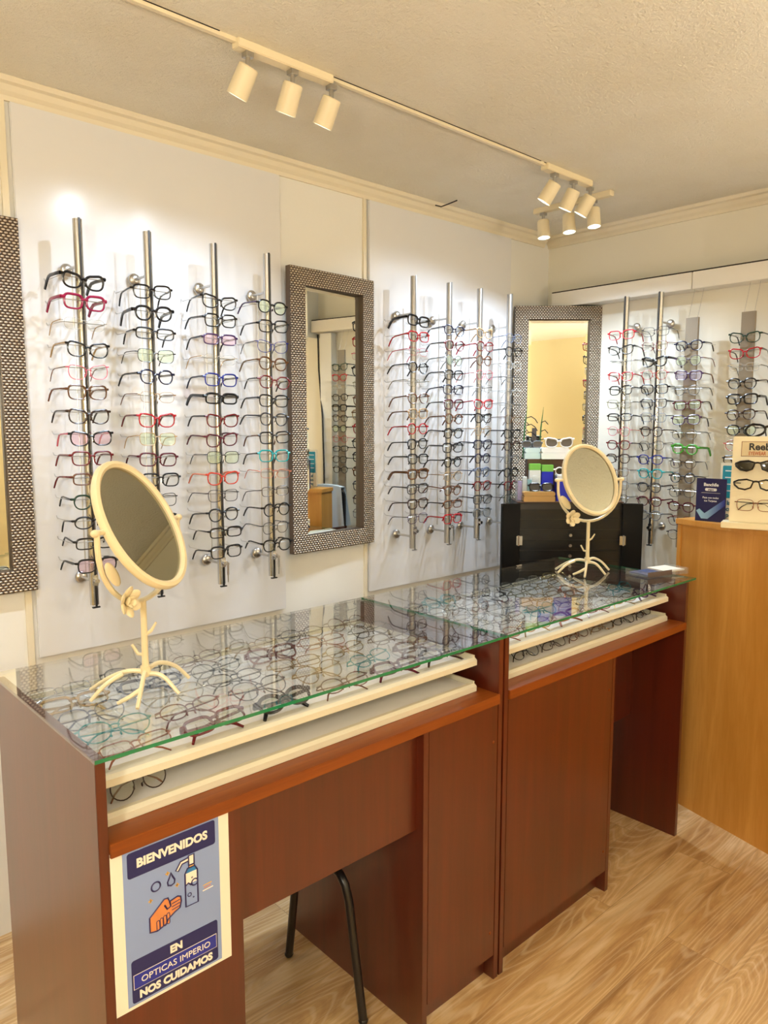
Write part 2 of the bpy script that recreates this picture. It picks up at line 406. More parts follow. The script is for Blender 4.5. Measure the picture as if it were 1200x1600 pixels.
for i, (y, l) in enumerate(((2.015, 'glowing white spotlight closest to the wall on the short track'), (1.885, 'glowing white spotlight in the middle of the short track'),
                            (1.765, 'glowing white spotlight farthest from the wall on the short track'))):
    track_lamp(l, 2.80, y, -.02, -.10, power=2.0, size=R(135))
for i, x in enumerate((.02, .16, .30)):
    track_lamp(('first', 'second', 'third')[i] + ' cream spotlight of the group on the track left of the photo', x, 1.685, .16, (.55, .2, .4)[i])

# invented opal globes out of view, added to fill the room with warm light
def fill_globe(label, x, y, p=1.0):
    t = thing('added_fill_globe', label, 'fill light', (x, y, ZC), 0, 'added opal fill globes')
    MB().lathe([(0, 0), (.065, 0), (.065, -.018), (.012, -.024), (.012, -.66), (0, -.66)], seg=24).obj('stem', M['steel'], t, smooth=True)
    MB().ball((0, 0, -.74), .10, seg=24, rings=14).obj('globe', emis('fill_globe_opal', WARM, p*FILL_GLOBE_W/(pi*4*pi*.01)), t, smooth=True)
fill_globe('added unseen opal fill globe above the photographer', .05, -1.1, .8)
fill_globe('added unseen opal fill globe at the front left of the shop', -.85, -.1, 2.2)
fill_globe('added unseen opal fill globe at the rear right of the shop', 2.65, -.9, 1.0)

# invented uplighters out of view, added only to brighten the ceiling
def uplighter(label, x, y):
    t = thing('added_fill_uplighter', label, 'floor lamp', (x, y, 0), 0, 'added fill uplighters')
    MB().lathe([(0, 0), (.14, 0), (.14, .012), (.02, .028), (0, .028)], seg=28).obj('base', M['black_metal'], t, smooth=True)
    MB().cyl((0, 0, .02), (0, 0, 1.66), .012, 14).obj('pole', M['black_metal'], t, smooth=True)
    MB().lathe([(0, 1.65), (.05, 1.655), (.13, 1.70), (.17, 1.755), (.165, 1.757), (.125, 1.706), (.048, 1.664), (0, 1.660)], seg=32).obj('bowl', M['lamp_cream'], t, smooth=True)
    MB().ball((0, 0, 1.705), .035, seg=16, rings=10).obj('bulb', emis('fill_uplighter_bulb', WARM, FILL_UP_W/(pi*4*pi*.035**2)), t, smooth=True)
uplighter('added unseen black fill uplighter left of the photographer', -.55, -.30)
uplighter('added unseen black fill uplighter behind and right of the photographer', 2.25, -1.0)

# ------------------------------------------------------------------ eyeglasses
SHAPE = {'round': (.0235, .0220, 2.0, 0, 0), 'oval': (.0265, .0175, 2.2, 0, 0), 'rectangular': (.0270, .0165, 3.6, 0, 0), 'square': (.0270, .0200, 3.4, .06, .08),
         'cat-eye': (.0275, .0195, 2.6, .34, .12), 'panto': (.0250, .0210, 2.5, .05, .14), 'aviator': (.0275, .0225, 2.4, .02, .22), 'rimless': (.0260, .0165, 3.0, .05, .06)}
def lens_pts(shape, side, n=22, grow=1.0):
    a, b, p, lift, taper = SHAPE[shape]; out = []
    for i in range(n):
        t = 2*pi*i/n; c, s_ = cos(t), sin(t)
        x = a*grow*math.copysign(abs(c)**(2/p), c); z = b*grow*math.copysign(abs(s_)**(2/p), s_)
        if z < 0: x *= 1 + taper*z/b
        if z > -b*.2: z += lift*max(0, x)*(.35 + .65*max(0, z)/b)
        out.append((side*(.0335 + x), 0, z))
    return out
RAD = {'thick': .0033, 'medium': .0024, 'thin': .0012}
MC = {}
def gm(kind, shape, wt):
    key = (kind, shape, wt)
    if key in MC: return MC[key]
    r = RAD[wt]; a, b, p, lift, taper = SHAPE[shape]; m = MB(); hz = b*.45
    if kind == 'front':
        if shape == 'rimless':
            for sd in (1, -1):
                m.tube([(sd*.0615, 0, hz), (sd*.067, .002, hz)], .0016, 5)
            m.tube([(x*.0085, -.001, hz+.004-.003*x*x) for x in (-1, -.5, 0, .5, 1)], .0013, 5)
            for sd in (1, -1): m.tube(lens_pts(shape, sd, 20), .0007, 4, True)
        else:
            for sd in (1, -1):
                pts = lens_pts(shape, sd)
                rr = [r*(1.25 if q[2] > b*.3 else .9) for q in pts] if wt != 'thin' else [r]*len(pts)
                m.tube(pts, rr, 6, True, flat=1.0)
                zt = hz + lift*a*.9
                m.tube([(sd*(.0335+a*.93), 0, zt), (sd*.0675, .003, zt)], [r*1.6, r*1.7], 6)
                m.tube([(sd*.0105, .000, -.002), (sd*.0085, .006, -.006)], .0009, 4)
                m.ball((sd*.0085, .007, -.008), .0022, .0016, .0042, 6, 4)
            m.tube([(x*.0095, -.001, hz*.55+.004-.004*x*x) for x in (-1, -.5, 0, .5, 1)], [r*1.2]*5, 6)
    elif kind in ('lensL', 'lensR'):
        sd = -1 if kind == 'lensL' else 1
        pts = lens_pts(shape, sd, grow=.985); n = len(pts)
        vs = [(x, -.0006, z) for x, y, z in pts] + [(x, .0006, z) for x, y, z in pts]
        m.add(vs, [tuple(range(n)), tuple(range(2*n-1, n-1, -1))] + [(i, (i+1) % n, n+(i+1) % n, n+i) for i in range(n)])
    else:
        sd = -1 if kind.endswith('L') else 1
        zt = hz + lift*a*.9; rr = max(r*.95, .0013)
        if kind.startswith('temple'):
            pts = [(sd*.0680, .003, zt), (sd*.0685, .03, zt), (sd*.0675, .075, zt-.001), (sd*.0660, .092, zt-.004), (sd*.0650, .108, zt-.017), (sd*.0645, .122, zt-.036)]
            m.tube(pts, [rr*1.15, rr, rr, rr*1.1, rr*1.3, rr*1.1], 6, flat=1.7 if wt == 'thick' else 1.2)
        else:                                    # folded behind the lenses
            yo = .008 if sd > 0 else .013
            pts = [(sd*.0665, .003, zt), (sd*.064, yo, zt), (sd*.0, yo+.003, zt-.003), (-sd*.028, yo+.004, zt-.006), (-sd*.046, yo+.004, zt-.018), (-sd*.056, yo+.004, zt-.030)]
            m.tube(pts, [rr*1.1, rr, rr, rr, rr*1.25, rr], 6, flat=1.2)
    nm = {'front': 'frame_front', 'lensL': 'lens', 'lensR': 'lens'}.get(kind, 'temple')
    MC[key] = m.mesh(nm, FR['black'], smooth=(kind not in ('lensL', 'lensR')))
    return MC[key]
GCOUNT = 0
def glasses(label, group, shape, wt, col, tcol=None, lens='lens', loc=(0, 0, 0), rot=(0, 0, 0), folded=False, parent=None, cat='eyeglasses', name='eyeglasses'):
    global GCOUNT; GCOUNT += 1
    t = link(name, None, parent, loc, rot); t.empty_display_size = .03; t['label'] = label
    if parent is None: t['category'] = cat; 
    if group: t['group'] = group
    slotmat(link('frame_front', gm('front', shape, wt), t), FR[col])
    for k in 'LR':
        slotmat(link('lens', gm('lens'+k, shape, wt), t), M[lens])
        slotmat(link('temple', gm(('fold' if folded else 'temple')+k, shape, wt), t), FR[tcol or col])
    return t
ORD = ['topmost', 'second from top', 'third from top', 'fourth from top', 'fifth from top', 'sixth from top', 'seventh from top', 'eighth from top', 'ninth from top',
       'tenth from top', 'eleventh from top', 'twelfth from top', 'thirteenth from top', 'fourteenth from top']

# display pole; local: pole axis at origin, wall at +y
PB, PT = 1.005, 2.122
ZTOP = 1.955; DZ = .0632
def m_pole():
    d = {}
    m = MB(); m.cyl((0, 0, 0), (0, 0, PT-PB), .0130, 20); d['tube'] = (m.mesh('tube', M['chrome'], True), None)
    m = MB(); m.box(-.0028, .0028, -.0155, -.0115, -.004, PT-PB+.002).box(-.012, .010, -.018, -.008, -.008, -.004); d['locking_strip'] = (m.mesh('locking_strip', M['black_plastic']), None)
    m = MB()
    m.tube([(-.062, .108, .008), (-.062, .100, 0), (-.062, -.008, 0), (-.055, -.016, 0), (.055, -.016, 0), (.062, -.008, 0), (.062, .100, 0), (.062, .108, .008)], .0011, 4)
    m.tube([(.004, -.017, 0), (.006, -.026, 0), (.006, -.027, -.020)], .0013, 4)
    d['peg'] = m.mesh('peg', M['steel'], True)
    m = MB(); m.cyl((0, .012, 0), (0, .102, 0), .0045, 10); m.ball((0, .012, 0), .008, seg=10, rings=6)
    m.ball((0, .098, 0), .020, .0105, .020, 16, 8); d['bracket'] = m.mesh('bracket', M['steel'], True)
    m = MB(); m.cyl((0, .060, .075), (0, .060, .995), .0018, 6); d['guide_rod'] = m.mesh('guide_rod', M['steel'], True)
    m = MB(); m.cyl((.0, -.014, .075), (.0, -.030, .075), .0075, 12).box(-.008, .008, -.016, .0, .060, .092); d['lock'] = m.mesh('lock', M['chrome'], True)
    m = MB(); m.cyl((.006, -.0315, .072), (.006, -.0335, .072), .006, 10).box(.003, .010, -.0335, -.0315, .035, .066).box(.0045, .008, -.0335, -.0315, .010, .036)
    d['key'] = m.mesh('key', M['steel'])
    return d
DP = m_pole()
def pole(label, group, loc, rz, n, keys=False, z0=ZTOP, dz=DZ, grey=False):
    t = thing('display_pole', label, 'display pole', loc, rz, group)
    slotmat(link('tube', DP['tube'][0], t), M['satin' if grey else 'chrome']); slotmat(link('locking_strip', DP['locking_strip'][0], t), M['satin' if grey else 'black_plastic'])
    for z in (1.995, 1.075): link('bracket', DP['bracket'], t, (0, 0, z-loc[2]))
    link('guide_rod', DP['guide_rod'], t)
    if n > 2: link('lock', DP['lock'], t)
    if keys: link('key', DP['key'], t)
    for i in range(n): link('peg', DP['peg'], t, (0, 0, z0-i*dz+.0025-loc[2]))
    return t
def hang(specs, where, group, ax, ay, rz, z0=ZTOP, dz=DZ, off=.030):
    for i, s in enumerate(specs):
        if s is None: continue
        col, shape, wt = s[0], s[1], s[2]
        tcol = s[3] if len(s) > 3 and s[3] else None; lens = s[4] if len(s) > 4 else 'lens'
        wd = '' if shape == 'rimless' else ''
        lab = '%s %s glasses, %s on %s' % (col, shape, ORD[i], where)
        b = SHAPE[shape]; hz = b[1]*.45 + b[3]*b[0]*.9
        jx, jr = random.uniform(-.004, .004), random.gauss(0, R(4)); tilt = random.gauss(0, R(4))
        dl = V((jx, -off, 0)); c, s_ = cos(rz), sin(rz)
        glasses(lab, group, shape, wt, col, tcol, lens, (ax + c*dl.x - s_*dl.y, ay + s_*dl.x + c*dl.y, z0 - i*dz - hz + .006), (tilt*.5, random.gauss(0, R(1.2)), rz + jr)).scale = (.95, .95, .97)
k_, T, D_, N_ = 'black', 'thick', 'medium', 'thin'
PX = (.832, 1.040, 1.265, 1.470); PX2 = (2.178, 2.393, 2.593, 2.805); PYY = 2.195
L1 = [(k_, 'cat-eye', T), ('magenta', 'square', T), ('clear', 'rimless', N_, 'beige'), (k_, 'cat-eye', D_, 'beige'), ('pink', 'cat-eye', N_, 'brown'), ('tortoise', 'square', D_, 'brown'), ('dark brown', 'cat-eye', D_),
      (k_, 'cat-eye', D_, 'pink', 'lens_pink'), ('dark red', 'square', D_), ('brown', 'rectangular', D_, 'dark red'), ('dark green', 'panto', D_, k_), (k_, 'oval', D_), (k_, 'rectangular', D_), (k_, 'square', D_, None, 'lens_pink')]
L2 = [(k_, 'square', D_), (k_, 'panto', T), (k_, 'rectangular', D_), (k_, 'square', N_, None, 'lens_green'), ('navy', 'panto', D_, k_), ('beige', 'rimless', N_, 'brown'), ('red', 'cat-eye', D_, 'dark red'), ('beige', 'square', N_, None, 'lens_green'),
      ('burgundy', 'square', D_), (k_, 'square', D_), (k_, 'square', N_), (k_, 'rectangular', D_), ('dark grey', 'oval', N_), (k_, 'panto', N_)]
L3 = [(k_, 'cat-eye', D_), (k_, 'square', D_), ('purple', 'rectangular', D_, k_, 'lens_pink'), ('clear', 'rimless', N_, 'beige'), ('blue', 'square', D_, 'navy'), (k_, 'rectangular', T), ('dark red', 'cat-eye', D_, k_), ('burgundy', 'cat-eye', D_),
      (k_, 'square', N_, None, 'lens_green'), ('orange red', 'cat-eye', D_, 'salmon'), ('dark grey', 'square', N_), (k_, 'panto', D_), (k_, 'rectangular', D_), (k_, 'square', D_)]
L4 = [(k_, 'panto', D_, 'purple', 'lens_green'), (k_, 'square', D_), ('blue', 'cat-eye', N_, 'dark grey'), ('tortoise', 'panto', D_, 'bronze'), ('dark red', 'panto', D_, k_), (k_, 'square', D_), ('dark grey', 'panto', D_), (k_, 'square', D_, 'brown'),
      ('teal', 'square', D_, k_), ('salmon', 'rimless', N_, 'salmon'), ('dark brown', 'rectangular', N_, k_), (k_, 'round', D_), ('dark grey', 'panto', N_), (k_, 'panto', D_)]
R1 = [(k_, 'square', T), ('red', 'square', D_), ('pink', 'rimless', N_), (k_, 'panto', D_), ('olive', 'rimless', N_), ('brown', 'panto', D_), ('beige', 'square', D_, 'tortoise'), ('red', 'round', D_), (k_, 'panto', D_), (k_, 'square', D_),
      ('tortoise', 'square', T), ('dark grey', 'square', D_), ('dark brown', 'square', D_), ('purple', 'square', N_, 'dark grey')]
R2 = [('navy', 'panto', D_), ('dark red', 'panto', D_, k_), (k_, 'panto', N_, 'dark green', 'lens_green'), (k_, 'square', D_), ('navy', 'square', D_), ('burgundy', 'square', D_, k_), ('brown', 'panto', D_), (k_, 'panto', D_), (k_, 'square', D_),
      (k_, 'round', D_), ('beige', 'panto', N_), ('brown', 'panto', D_), ('brown', 'rectangular', D_, k_), ('red', 'square', D_)]
R3 = [('beige', 'cat-eye', D_), ('dark red', 'square', D_, 'red'), ('brown', 'panto', D_), ('pink', 'panto', N_, 'orange red'), (k_, 'rimless', N_, k_), ('red', 'cat-eye', D_), (k_, 'cat-eye', D_), ('beige', 'panto', N_), ('navy', 'square', D_),
      ('navy', 'panto', D_, k_), ('grey blue', 'panto', D_), ('dark red', 'panto', D_, k_), ('dark grey', 'square', D_), ('grey', 'panto', D_, k_)]
R4 = [('grey blue', 'square', N_), (k_, 'panto', D_), ('clear', 'square', N_), ('dark grey', 'rimless', N_, k_), ('clear', 'rimless', N_), ('grey', 'rimless', N_), ('tortoise', 'panto', N_), (k_, 'cat-eye', D_), ('dark brown', 'panto', D_),
      ('grey', 'panto', N_), (k_, 'panto', D_), ('dark red', 'square', D_, k_), ('dark green', 'panto', N_, k_)]
pn = ['leftmost', 'second', 'third', 'rightmost']
for i, (L, x) in enumerate(zip((L1, L2, L3, L4), PX)):
    z0 = 1.955 if i == 0 else 1.945
    pole('chrome locking pole full of glasses, %s of the four on the left board' % pn[i], 'display poles', (x, PYY, PB), 0, len(L), i in (2, 3), z0)
    hang(L, 'the %s pole of the left board' % pn[i], 'glasses on the left board', x, PYY, 0, z0)
for i, (L, x) in enumerate(zip((R1, R2, R3, R4), PX2)):
    z0 = (1.965, 1.945, 1.955, 1.945)[i]
    pole('chrome locking pole full of glasses, %s of the four on the right board' % pn[i], 'display poles', (x, PYY, PB+.02), 0, len(L), i in (1,), z0, .0620, True)
    hang(L, 'the %s pole of the right board' % pn[i], 'glasses on the right board', x, PYY, 0, z0, .0620)
W1 = [('red', 'square', D_), (k_, 'cat-eye', D_), ('clear', 'rimless', N_, k_), ('red', 'square', D_), (k_, 'square', D_), ('olive', 'square', N_, 'dark grey'), (k_, 'rectangular', D_), ('pink', 'panto', N_, 'salmon'), ('dark red', 'panto', D_, k_),
      ('dark brown', 'panto', D_), ('brown', 'square', N_, k_), ('grey', 'panto', N_), ('dark grey', 'panto', N_), ('navy', 'square', N_)]
W2 = [('dark grey', 'square', N_, k_), ('dark red', 'square', N_, 'burgundy'), (k_, 'cat-eye', T), ('red', 'panto', N_, 'grey'), (k_, 'square', D_), ('dark grey', 'square', D_), ('grey blue', 'square', N_), ('dark brown', 'panto', D_), ('dark grey', 'panto', N_),
      ('blue', 'panto', D_), ('teal', 'panto', D_), ('dark grey', 'panto', D_), ('burgundy', 'panto', D_), ('grey', 'panto', D_)]
W3 = [('navy', 'panto', D_, k_), ('purple', 'panto', N_, 'dark red', 'lens_green'), ('purple', 'square', D_, 'brown', 'lens_violet'), ('grey', 'panto', N_, 'dark grey'), ('burgundy', 'square', D_, k_, 'lens_green'), ('purple', 'square', D_, 'dark grey', 'lens_green'),
      ('grey', 'panto', N_), ('bright green', 'panto', T), ('dark brown', 'panto', N_), ('dark grey', 'round', D_), ('dark grey', 'panto', N_), ('burgundy', 'panto', D_), ('dark red', 'panto', N_), ('dark grey', 'panto', N_)]
W4 = [('dark green', 'cat-eye', D_, k_), ('red', 'cat-eye', D_, 'dark grey'), ('clear', 'rectangular', N_, k_), (k_, 'panto', D_, 'dark brown'), (k_, 'square', T), ('dark brown', 'panto', D_), (k_, 'panto', D_, None, 'lens_green'), ('red', 'round', N_),
      (k_, 'rectangular', D_), (k_, 'square', D_), (k_, 'panto', D_)]
RZ = -pi/2; PXR = 3.155
for i, (L, y) in enumerate(zip((W1, W2), (1.800, 1.636))):
    nm = ('left', 'right')[i]
    pole('chrome locking pole on the right wall, %s one of the pair beside the corner mirror' % nm, 'display poles', (PXR, y, PB), RZ, len(L), False, 1.955, .0625)
    hang(L, 'the %s chrome pole of the right wall' % nm, 'glasses on the right wall', PXR, y, RZ, 1.955, .0625)
# flat taupe strips
ms = MB().box(-.0275, .0275, -.006, .006, 0, 1.0).mesh('strip', M['taupe'], bevel=.001)
mw = MB().tube([(-.06, .10, 0), (-.06, -.008, 0), (.06, -.008, 0), (.06, .10, 0)], .0011, 4).box(-.012, .012, -.008, -.004, -.002, .002).mesh('peg', M['steel'])
mh = MB().tube([(-.02, 0, .995), (-.02, .05, 1.13)], .0008, 4).tube([(.02, 0, .995), (.02, .05, 1.13)], .0008, 4).mesh('hanging_wire', M['steel'])
for i, (L, y, zt, zb, z0) in enumerate(((W3, 1.495, 2.000, 1.000, 1.885), (W4, 1.262, 2.000, 1.000, 1.905))):
    nm = ('left', 'right')[i]
    t = thing('display_strip', 'flat taupe display strip hung on the right wall, %s one of the two' % nm, 'display strip', (3.170, y, zb), RZ, 'taupe display strips')
    link('strip', ms, t); link('hanging_wire', mh, t)
    for q in range(len(L)): link('peg', mw, t, (0, 0, z0-q*.0632+.0025-zb))
    hang(L, 'the %s taupe strip of the right wall' % nm, 'glasses on the right wall', 3.170, y, RZ, z0, .0632, off=.022)

# ------------------------------------------------------------------ display counters
GZ = .99
def counter(label, x0, x1, doors, knee, pil, modesty_y, modesty_z, left_out=False):
    t = thing('display_counter', label, 'counter', (x0, 1.195, 0), 0, 'display counters')
    W = x1-x0; T_ = .018; D0, D1 = 0, .565
    S = lambda: MB()
    # side panels: carcase below, slightly narrower case above
    for a in (0, W-T_): S().box(a, a+T_, D0, D1, 0, .981).obj('side_panel', M['cherry'], t, bevel=.0008)
    S().box(T_, W-T_, -.006, D1, .803, .829).obj('shelf', M['cherry_h'], t, bevel=.001)
    for a, b, q in pil:                          # closed cabinet bodies
        S().box(a, b, 0.0, .018, .0, .803).obj('front_panel', M['cherry'], t)
        S().box(a, b, D1-.018, D1, 0, .803).obj('back_panel', M['cherry'], t)
        if q: S().box(b-T_, b, .018, D1-.018, 0, .803).obj('inner_side_panel', M['cherry'], t)
    for a, b in doors:
        d = S().box(a+.001, b-.001, 0, .018, .075, .801).obj('door', M['cherry'], t, bevel=.0008)
        for zx in (.15, .70): S().ball((b-.018, -.0004, zx), .0045, .0015, .0045, 10, 6).obj('screw_cap', M['cherry_h'], d)
        S().box(a, b, .035, .050, 0, .075).obj('toe_kick', M['cherry'], t)
        S().box(a-T_ if knee[0] < a else b, a if knee[0] < a else b+T_, 0, D1, 0, .803).obj('inner_side_panel', M['cherry'], t, bevel=.0008)
    S().box(knee[0], knee[1], modesty_y, modesty_y+.018, modesty_z, .803).obj('modesty_panel', M['cherry'], t)
    # two white pull-out trays
    def tray(z):
        m = MB(); xa, xb = T_+.003, W-.047
        prof = [(.052, z), (.052, z+.014), (.060, z+.020), (.070, z+.020), (.072, z+.012), (.545, z+.012), (.545, z+.028), (.552, z+.028), (.552, z)]
        m.prism(prof, xa, xb, 'X'); m.box(xa, xa+.006, .06, .55, z, z+.026); m.box(xb-.006, xb, .06, .55, z, z+.026)
        return m
    tr = tray(.902).obj('tray', M['tray'], t)
    rb = MB()
    for q in range(5):
        y = .105 + q*.090
        rb.prism([(y, .914), (y+.055, .914), (y+.055, .924), (y+.050, .926)], T_+.012, W-.056, 'X')
    rb.obj('tray_rib', M['tray_felt'], tr)
    t2 = tray(.830).obj('tray', M['tray'], t)
    MB().box(T_+.012, W-.056, .074, .543, .842, .844).obj('tray_liner', M['tray_felt'], t2)
    return t
counter('cherry wood display counter nearest the camera with a poster on its end', .440, 1.530, [(.805, 1.071)], (.277, .787), [(.018, .277, True)], .024, .545)
counter('cherry wood display counter at the far end beside the honey oak desk', 1.536, 2.602, [(.018, .556)], (.574, 1.048), [], .20, .42)
def glass_top(label, x0, x1):
    y0, y1 = 1.183, 1.775
    m = MB().box(x0, x1, y0, y1, .9815, .9885)
    m.mi = [0, 1, 1, 0, 0, 0]
    # box face order: -x, +x, -y, +y, -z, +z
    return tag(m.obj('glass_top', [M['sheet_glass'], M['glass_edge']]), label, 'glass top', 'counter glass tops')
glass_top('green edged sheet of glass covering the near display counter', .436, 1.530)
glass_top('green edged sheet of glass covering the far display counter', 1.5325, 2.632)

# glasses lying in the trays
TC = ['gunmetal', 'gold', 'black', 'silver', 'brown', 'copper', 'grey blue', 'dark red', 'teal', 'dark grey', 'gunmetal', 'bronze', 'gold', 'olive', 'silver', 'grey']
TS = ['oval', 'rectangular', 'panto', 'aviator', 'oval', 'square', 'round']
ROWN = ['front', 'second', 'third', 'fourth', 'back']
COLN = ['first', 'second', 'third', 'fourth', 'fifth', 'sixth', 'seventh', 'eighth']
rng = random.Random(11)
def tray_fill(where, group, x0, x1, rows, cols, z, y0, dy, front_cols=None):
    for r in range(rows):
        for c in range(cols):
            col = rng.choice(TC); shp = rng.choice(TS); wt = rng.choice((N_, N_, N_, N_, N_, D_))
            if r == 0 and front_cols and c < len(front_cols): col, shp, wt = front_cols[c]
            dxw = (x1-x0)/cols; x = x0 + dxw*(c+.5) + rng.uniform(-.004, .004); y = y0 + dy*r + rng.uniform(-.004, .004)
            glasses('%s %s glasses %s from left in the %s row of the %s' % (col, shp, COLN[c], ROWN[r], where), group, shp, wt, col, None, 'lens',
                    (x, y, z), (R(-60)+rng.gauss(0, R(4)), 0, rng.gauss(0, R(6))), True).scale = (1.12, 1.12, 1.12)
tray_fill('near upper tray', 'glasses in the near upper tray', .468, 1.478, 5, 6, .9465, 1.290, .098,
          [('copper', 'rectangular', N_), ('dark red', 'rectangular', D_), (k_, 'oval', T), ('brown', 'oval', N_), ('burgundy', 'rectangular', D_), ('dark brown', 'rectangular', D_), ('beige', 'square', D_)])
tray_fill('far upper tray', 'glasses in the far upper tray', 1.562, 2.546, 5, 6, .9465, 1.290, .098,
          [('copper', 'oval', N_), ('gold', 'oval', N_), ('copper', 'rectangular', D_), ('dark red', 'rectangular', N_), ('gold', 'oval', N_), ('purple', 'panto', D_), ('burgundy', 'oval', D_)])
for c in range(7):
    glasses('%s %s glasses %s from left in the far lower tray' % (['dark brown', k_, 'dark brown', 'brown', 'bronze', k_, 'dark brown'][c], ['oval', 'panto', 'square', 'oval', 'rectangular', 'panto', 'oval'][c], COLN[c]),
            'glasses in the far lower tray', ['oval', 'panto', 'square', 'oval', 'rectangular', 'panto', 'oval'][c], N_, ['dark brown', k_, 'dark brown', 'brown', 'bronze', k_, 'dark brown'][c], None, 'lens',
            (1.632+c*.141, 1.305, .866), (R(-40), 0, rng.gauss(0, R(5))), True)
glasses('dark brown thin round glasses alone in the near lower tray', 'glasses in the near lower tray', 'round', N_, 'dark brown', 'brown', 'lens', (.560, 1.300, .868), (R(-25), 0, R(6)), True)

# ------------------------------------------------------------------ poster on the counter end
po = thing('poster', 'blue welcome poster about hand washing taped to the front of the near counter', 'poster', (.573, 1.1945, .503))
navy = mat('poster_navy', lin(34, 36, 92), .55); blu = mat('poster_blue', lin(138, 158, 204), .55); roy = mat('poster_royal', lin(40, 48, 150), .55)
pw = mat('poster_white', lin(244, 238, 222), .55); org = mat('poster_orange', lin(214, 136, 80), .55); yel = mat('poster_yellow', lin(226, 176, 84), .55)
sky = mat('poster_bottle_blue', lin(44, 120, 180), .55); pgl = mat('poster_lines', lin(40, 30, 84), .55)
MB().box(-.1155, .1155, -.0006, 0, 0, .3065).obj('sheet', M['paper'], po)
def flat(name, poly, layer, mtl): return MB().prism(poly, -.0006-layer*.0003, -.0003-layer*.0003, 'Y').obj(name, mtl, po)
flat('background', [(-.094, .006), (.094, .006), (.094, .302), (-.094, .302)], 1, blu)
flat('banner', rrect(-.086, .086, .247, .295, .005), 2, navy)
flat('banner', rrect(-.086, .086, .010, .092, .005), 2, navy)
flat('name_plate', [(-.083, .036), (.083, .036), (.083, .064), (-.083, .064)], 3, pw)
flat('name_plate', [(-.082, .037), (.082, .037), (.082, .063), (-.082, .063)], 4, roy)
RT = (R(90), 0, 0)
text('BIENVENIDOS', 'lettering', .0222, pw, po, (0, -.0016, .271), RT, .0009)
text('EN', 'lettering', .0195, pw, po, (0, -.0016, .0775), RT, .0009)
text('OPTICAS IMPERIO', 'lettering', .0165, pw, po, (0, -.0022, .050), RT, 0, xs=1.05)
text('NOS CUIDAMOS', 'lettering', .0195, pw, po, (0, -.0016, .0225), RT, .0009)
def ring(cx, cz, r, wd=.0030, mtl=pgl, fill=None):
    if fill: flat('icon', [(cx+r*cos(a*pi/10), cz+r*sin(a*pi/10)) for a in range(20)], 2, fill)
    MB().tube([(cx+r*cos(a*pi/12), -.0014, cz+r*sin(a*pi/12)) for a in range(24)], wd/2, 4, True).obj('icon', mtl, po)
def stroke(pts, wd=.0032, closed=False, mtl=pgl): MB().tube([(a, -.0014, b) for a, b in pts], wd/2, 4, closed).obj('icon', mtl, po)
ring(-.035, .213, .0085)
dp = [(-.0055, .227), (-.002, .218), (.0015, .211), (.0005, .2045), (-.0055, .202), (-.0115, .2045), (-.0125, .211), (-.009, .218)]
stroke(dp, closed=True)
b0, b1 = .022, .047
flat('icon', [(b0, .147), (b1, .147), (b1, .214), (b0+.002, .214)], 2, blu)
flat('icon', [(b0, .190), (b1, .190), (b1, .212), (b0, .212)], 3, pw)
flat('icon', [(b0, .212), (b1, .212), (b1-.005, .221), (b0+.005, .221)], 3, sky)
flat('icon', [(.029, .221), (.040, .221), (.040, .226), (.029, .226)], 3, yel)
flat('icon', [(.031, .226), (.040, .226), (.040, .244), (.031, .244)], 3, pw)
flat('icon', [(.031, .235), (.031, .241), (.014, .239), (.004, .226), (.009, .223), (.017, .234)], 3, pw)
stroke([(b0, .147), (b1, .147), (b1, .212), (b1-.005, .221), (b0+.005, .221), (b0, .212)], closed=True)
stroke([(.030, .221), (.030, .226), (.041, .226), (.041, .221)]); stroke([(.030, .226), (.030, .245), (.041, .245), (.041, .226)])
stroke([(.030, .235), (.017, .234), (.009, .223), (.004, .226), (.014, .240), (.030, .242)])
stroke([(b0, .188), (.028, .192), (.034, .186)]); ring(.041, .189, .0062); ring(.030, .168, .0034, .0018); ring(.036, .200, .0012, .0014); ring(.038, .160, .0010, .0012)
hand = [(-.049, .130), (-.049, .158), (-.020, .182), (-.013, .181), (-.010, .173), (.006, .176), (.012, .173), (.013, .164), (.010, .152), (.000, .148), (-.014, .140), (-.017, .133), (-.035, .127)]
flat('icon', hand, 2, org); stroke(hand, closed=True)
stroke([(-.020, .170), (-.015, .160), (-.008, .163), (-.010, .173)])
for q in range(3): stroke([(-.006, .166-q*.006), (.010, .168-q*.006)], .0018)
for q in range(4):
    fp = rrect(-.036+q*.0066, -.0305+q*.0066, .128+q*.001, .146+q*.002, .0024, 3); flat('icon', fp, 3, org); stroke(fp, .0016, True)
for cx, cz in ((-.012, .228), (.006, .198), (-.046, .190)):
    flat('icon', [(cx-.004, cz-.0012), (cx+.004, cz-.0012), (cx+.004, cz+.0012), (cx-.004, cz+.0012)], 3, yel)
    flat('icon', [(cx-.0012, cz-.004), (cx+.0012, cz-.004), (cx+.0012, cz+.004), (cx-.0012, cz+.004)], 3, yel)
for q, (a, b) in enumerate(((.058, .076), (.060, .074), (.057, .079))):
    flat('icon', [(a, .172-q*.005), (b, .173-q*.005), (b, .175-q*.005), (a, .174-q*.005)], 3, (yel, org, pw)[q])

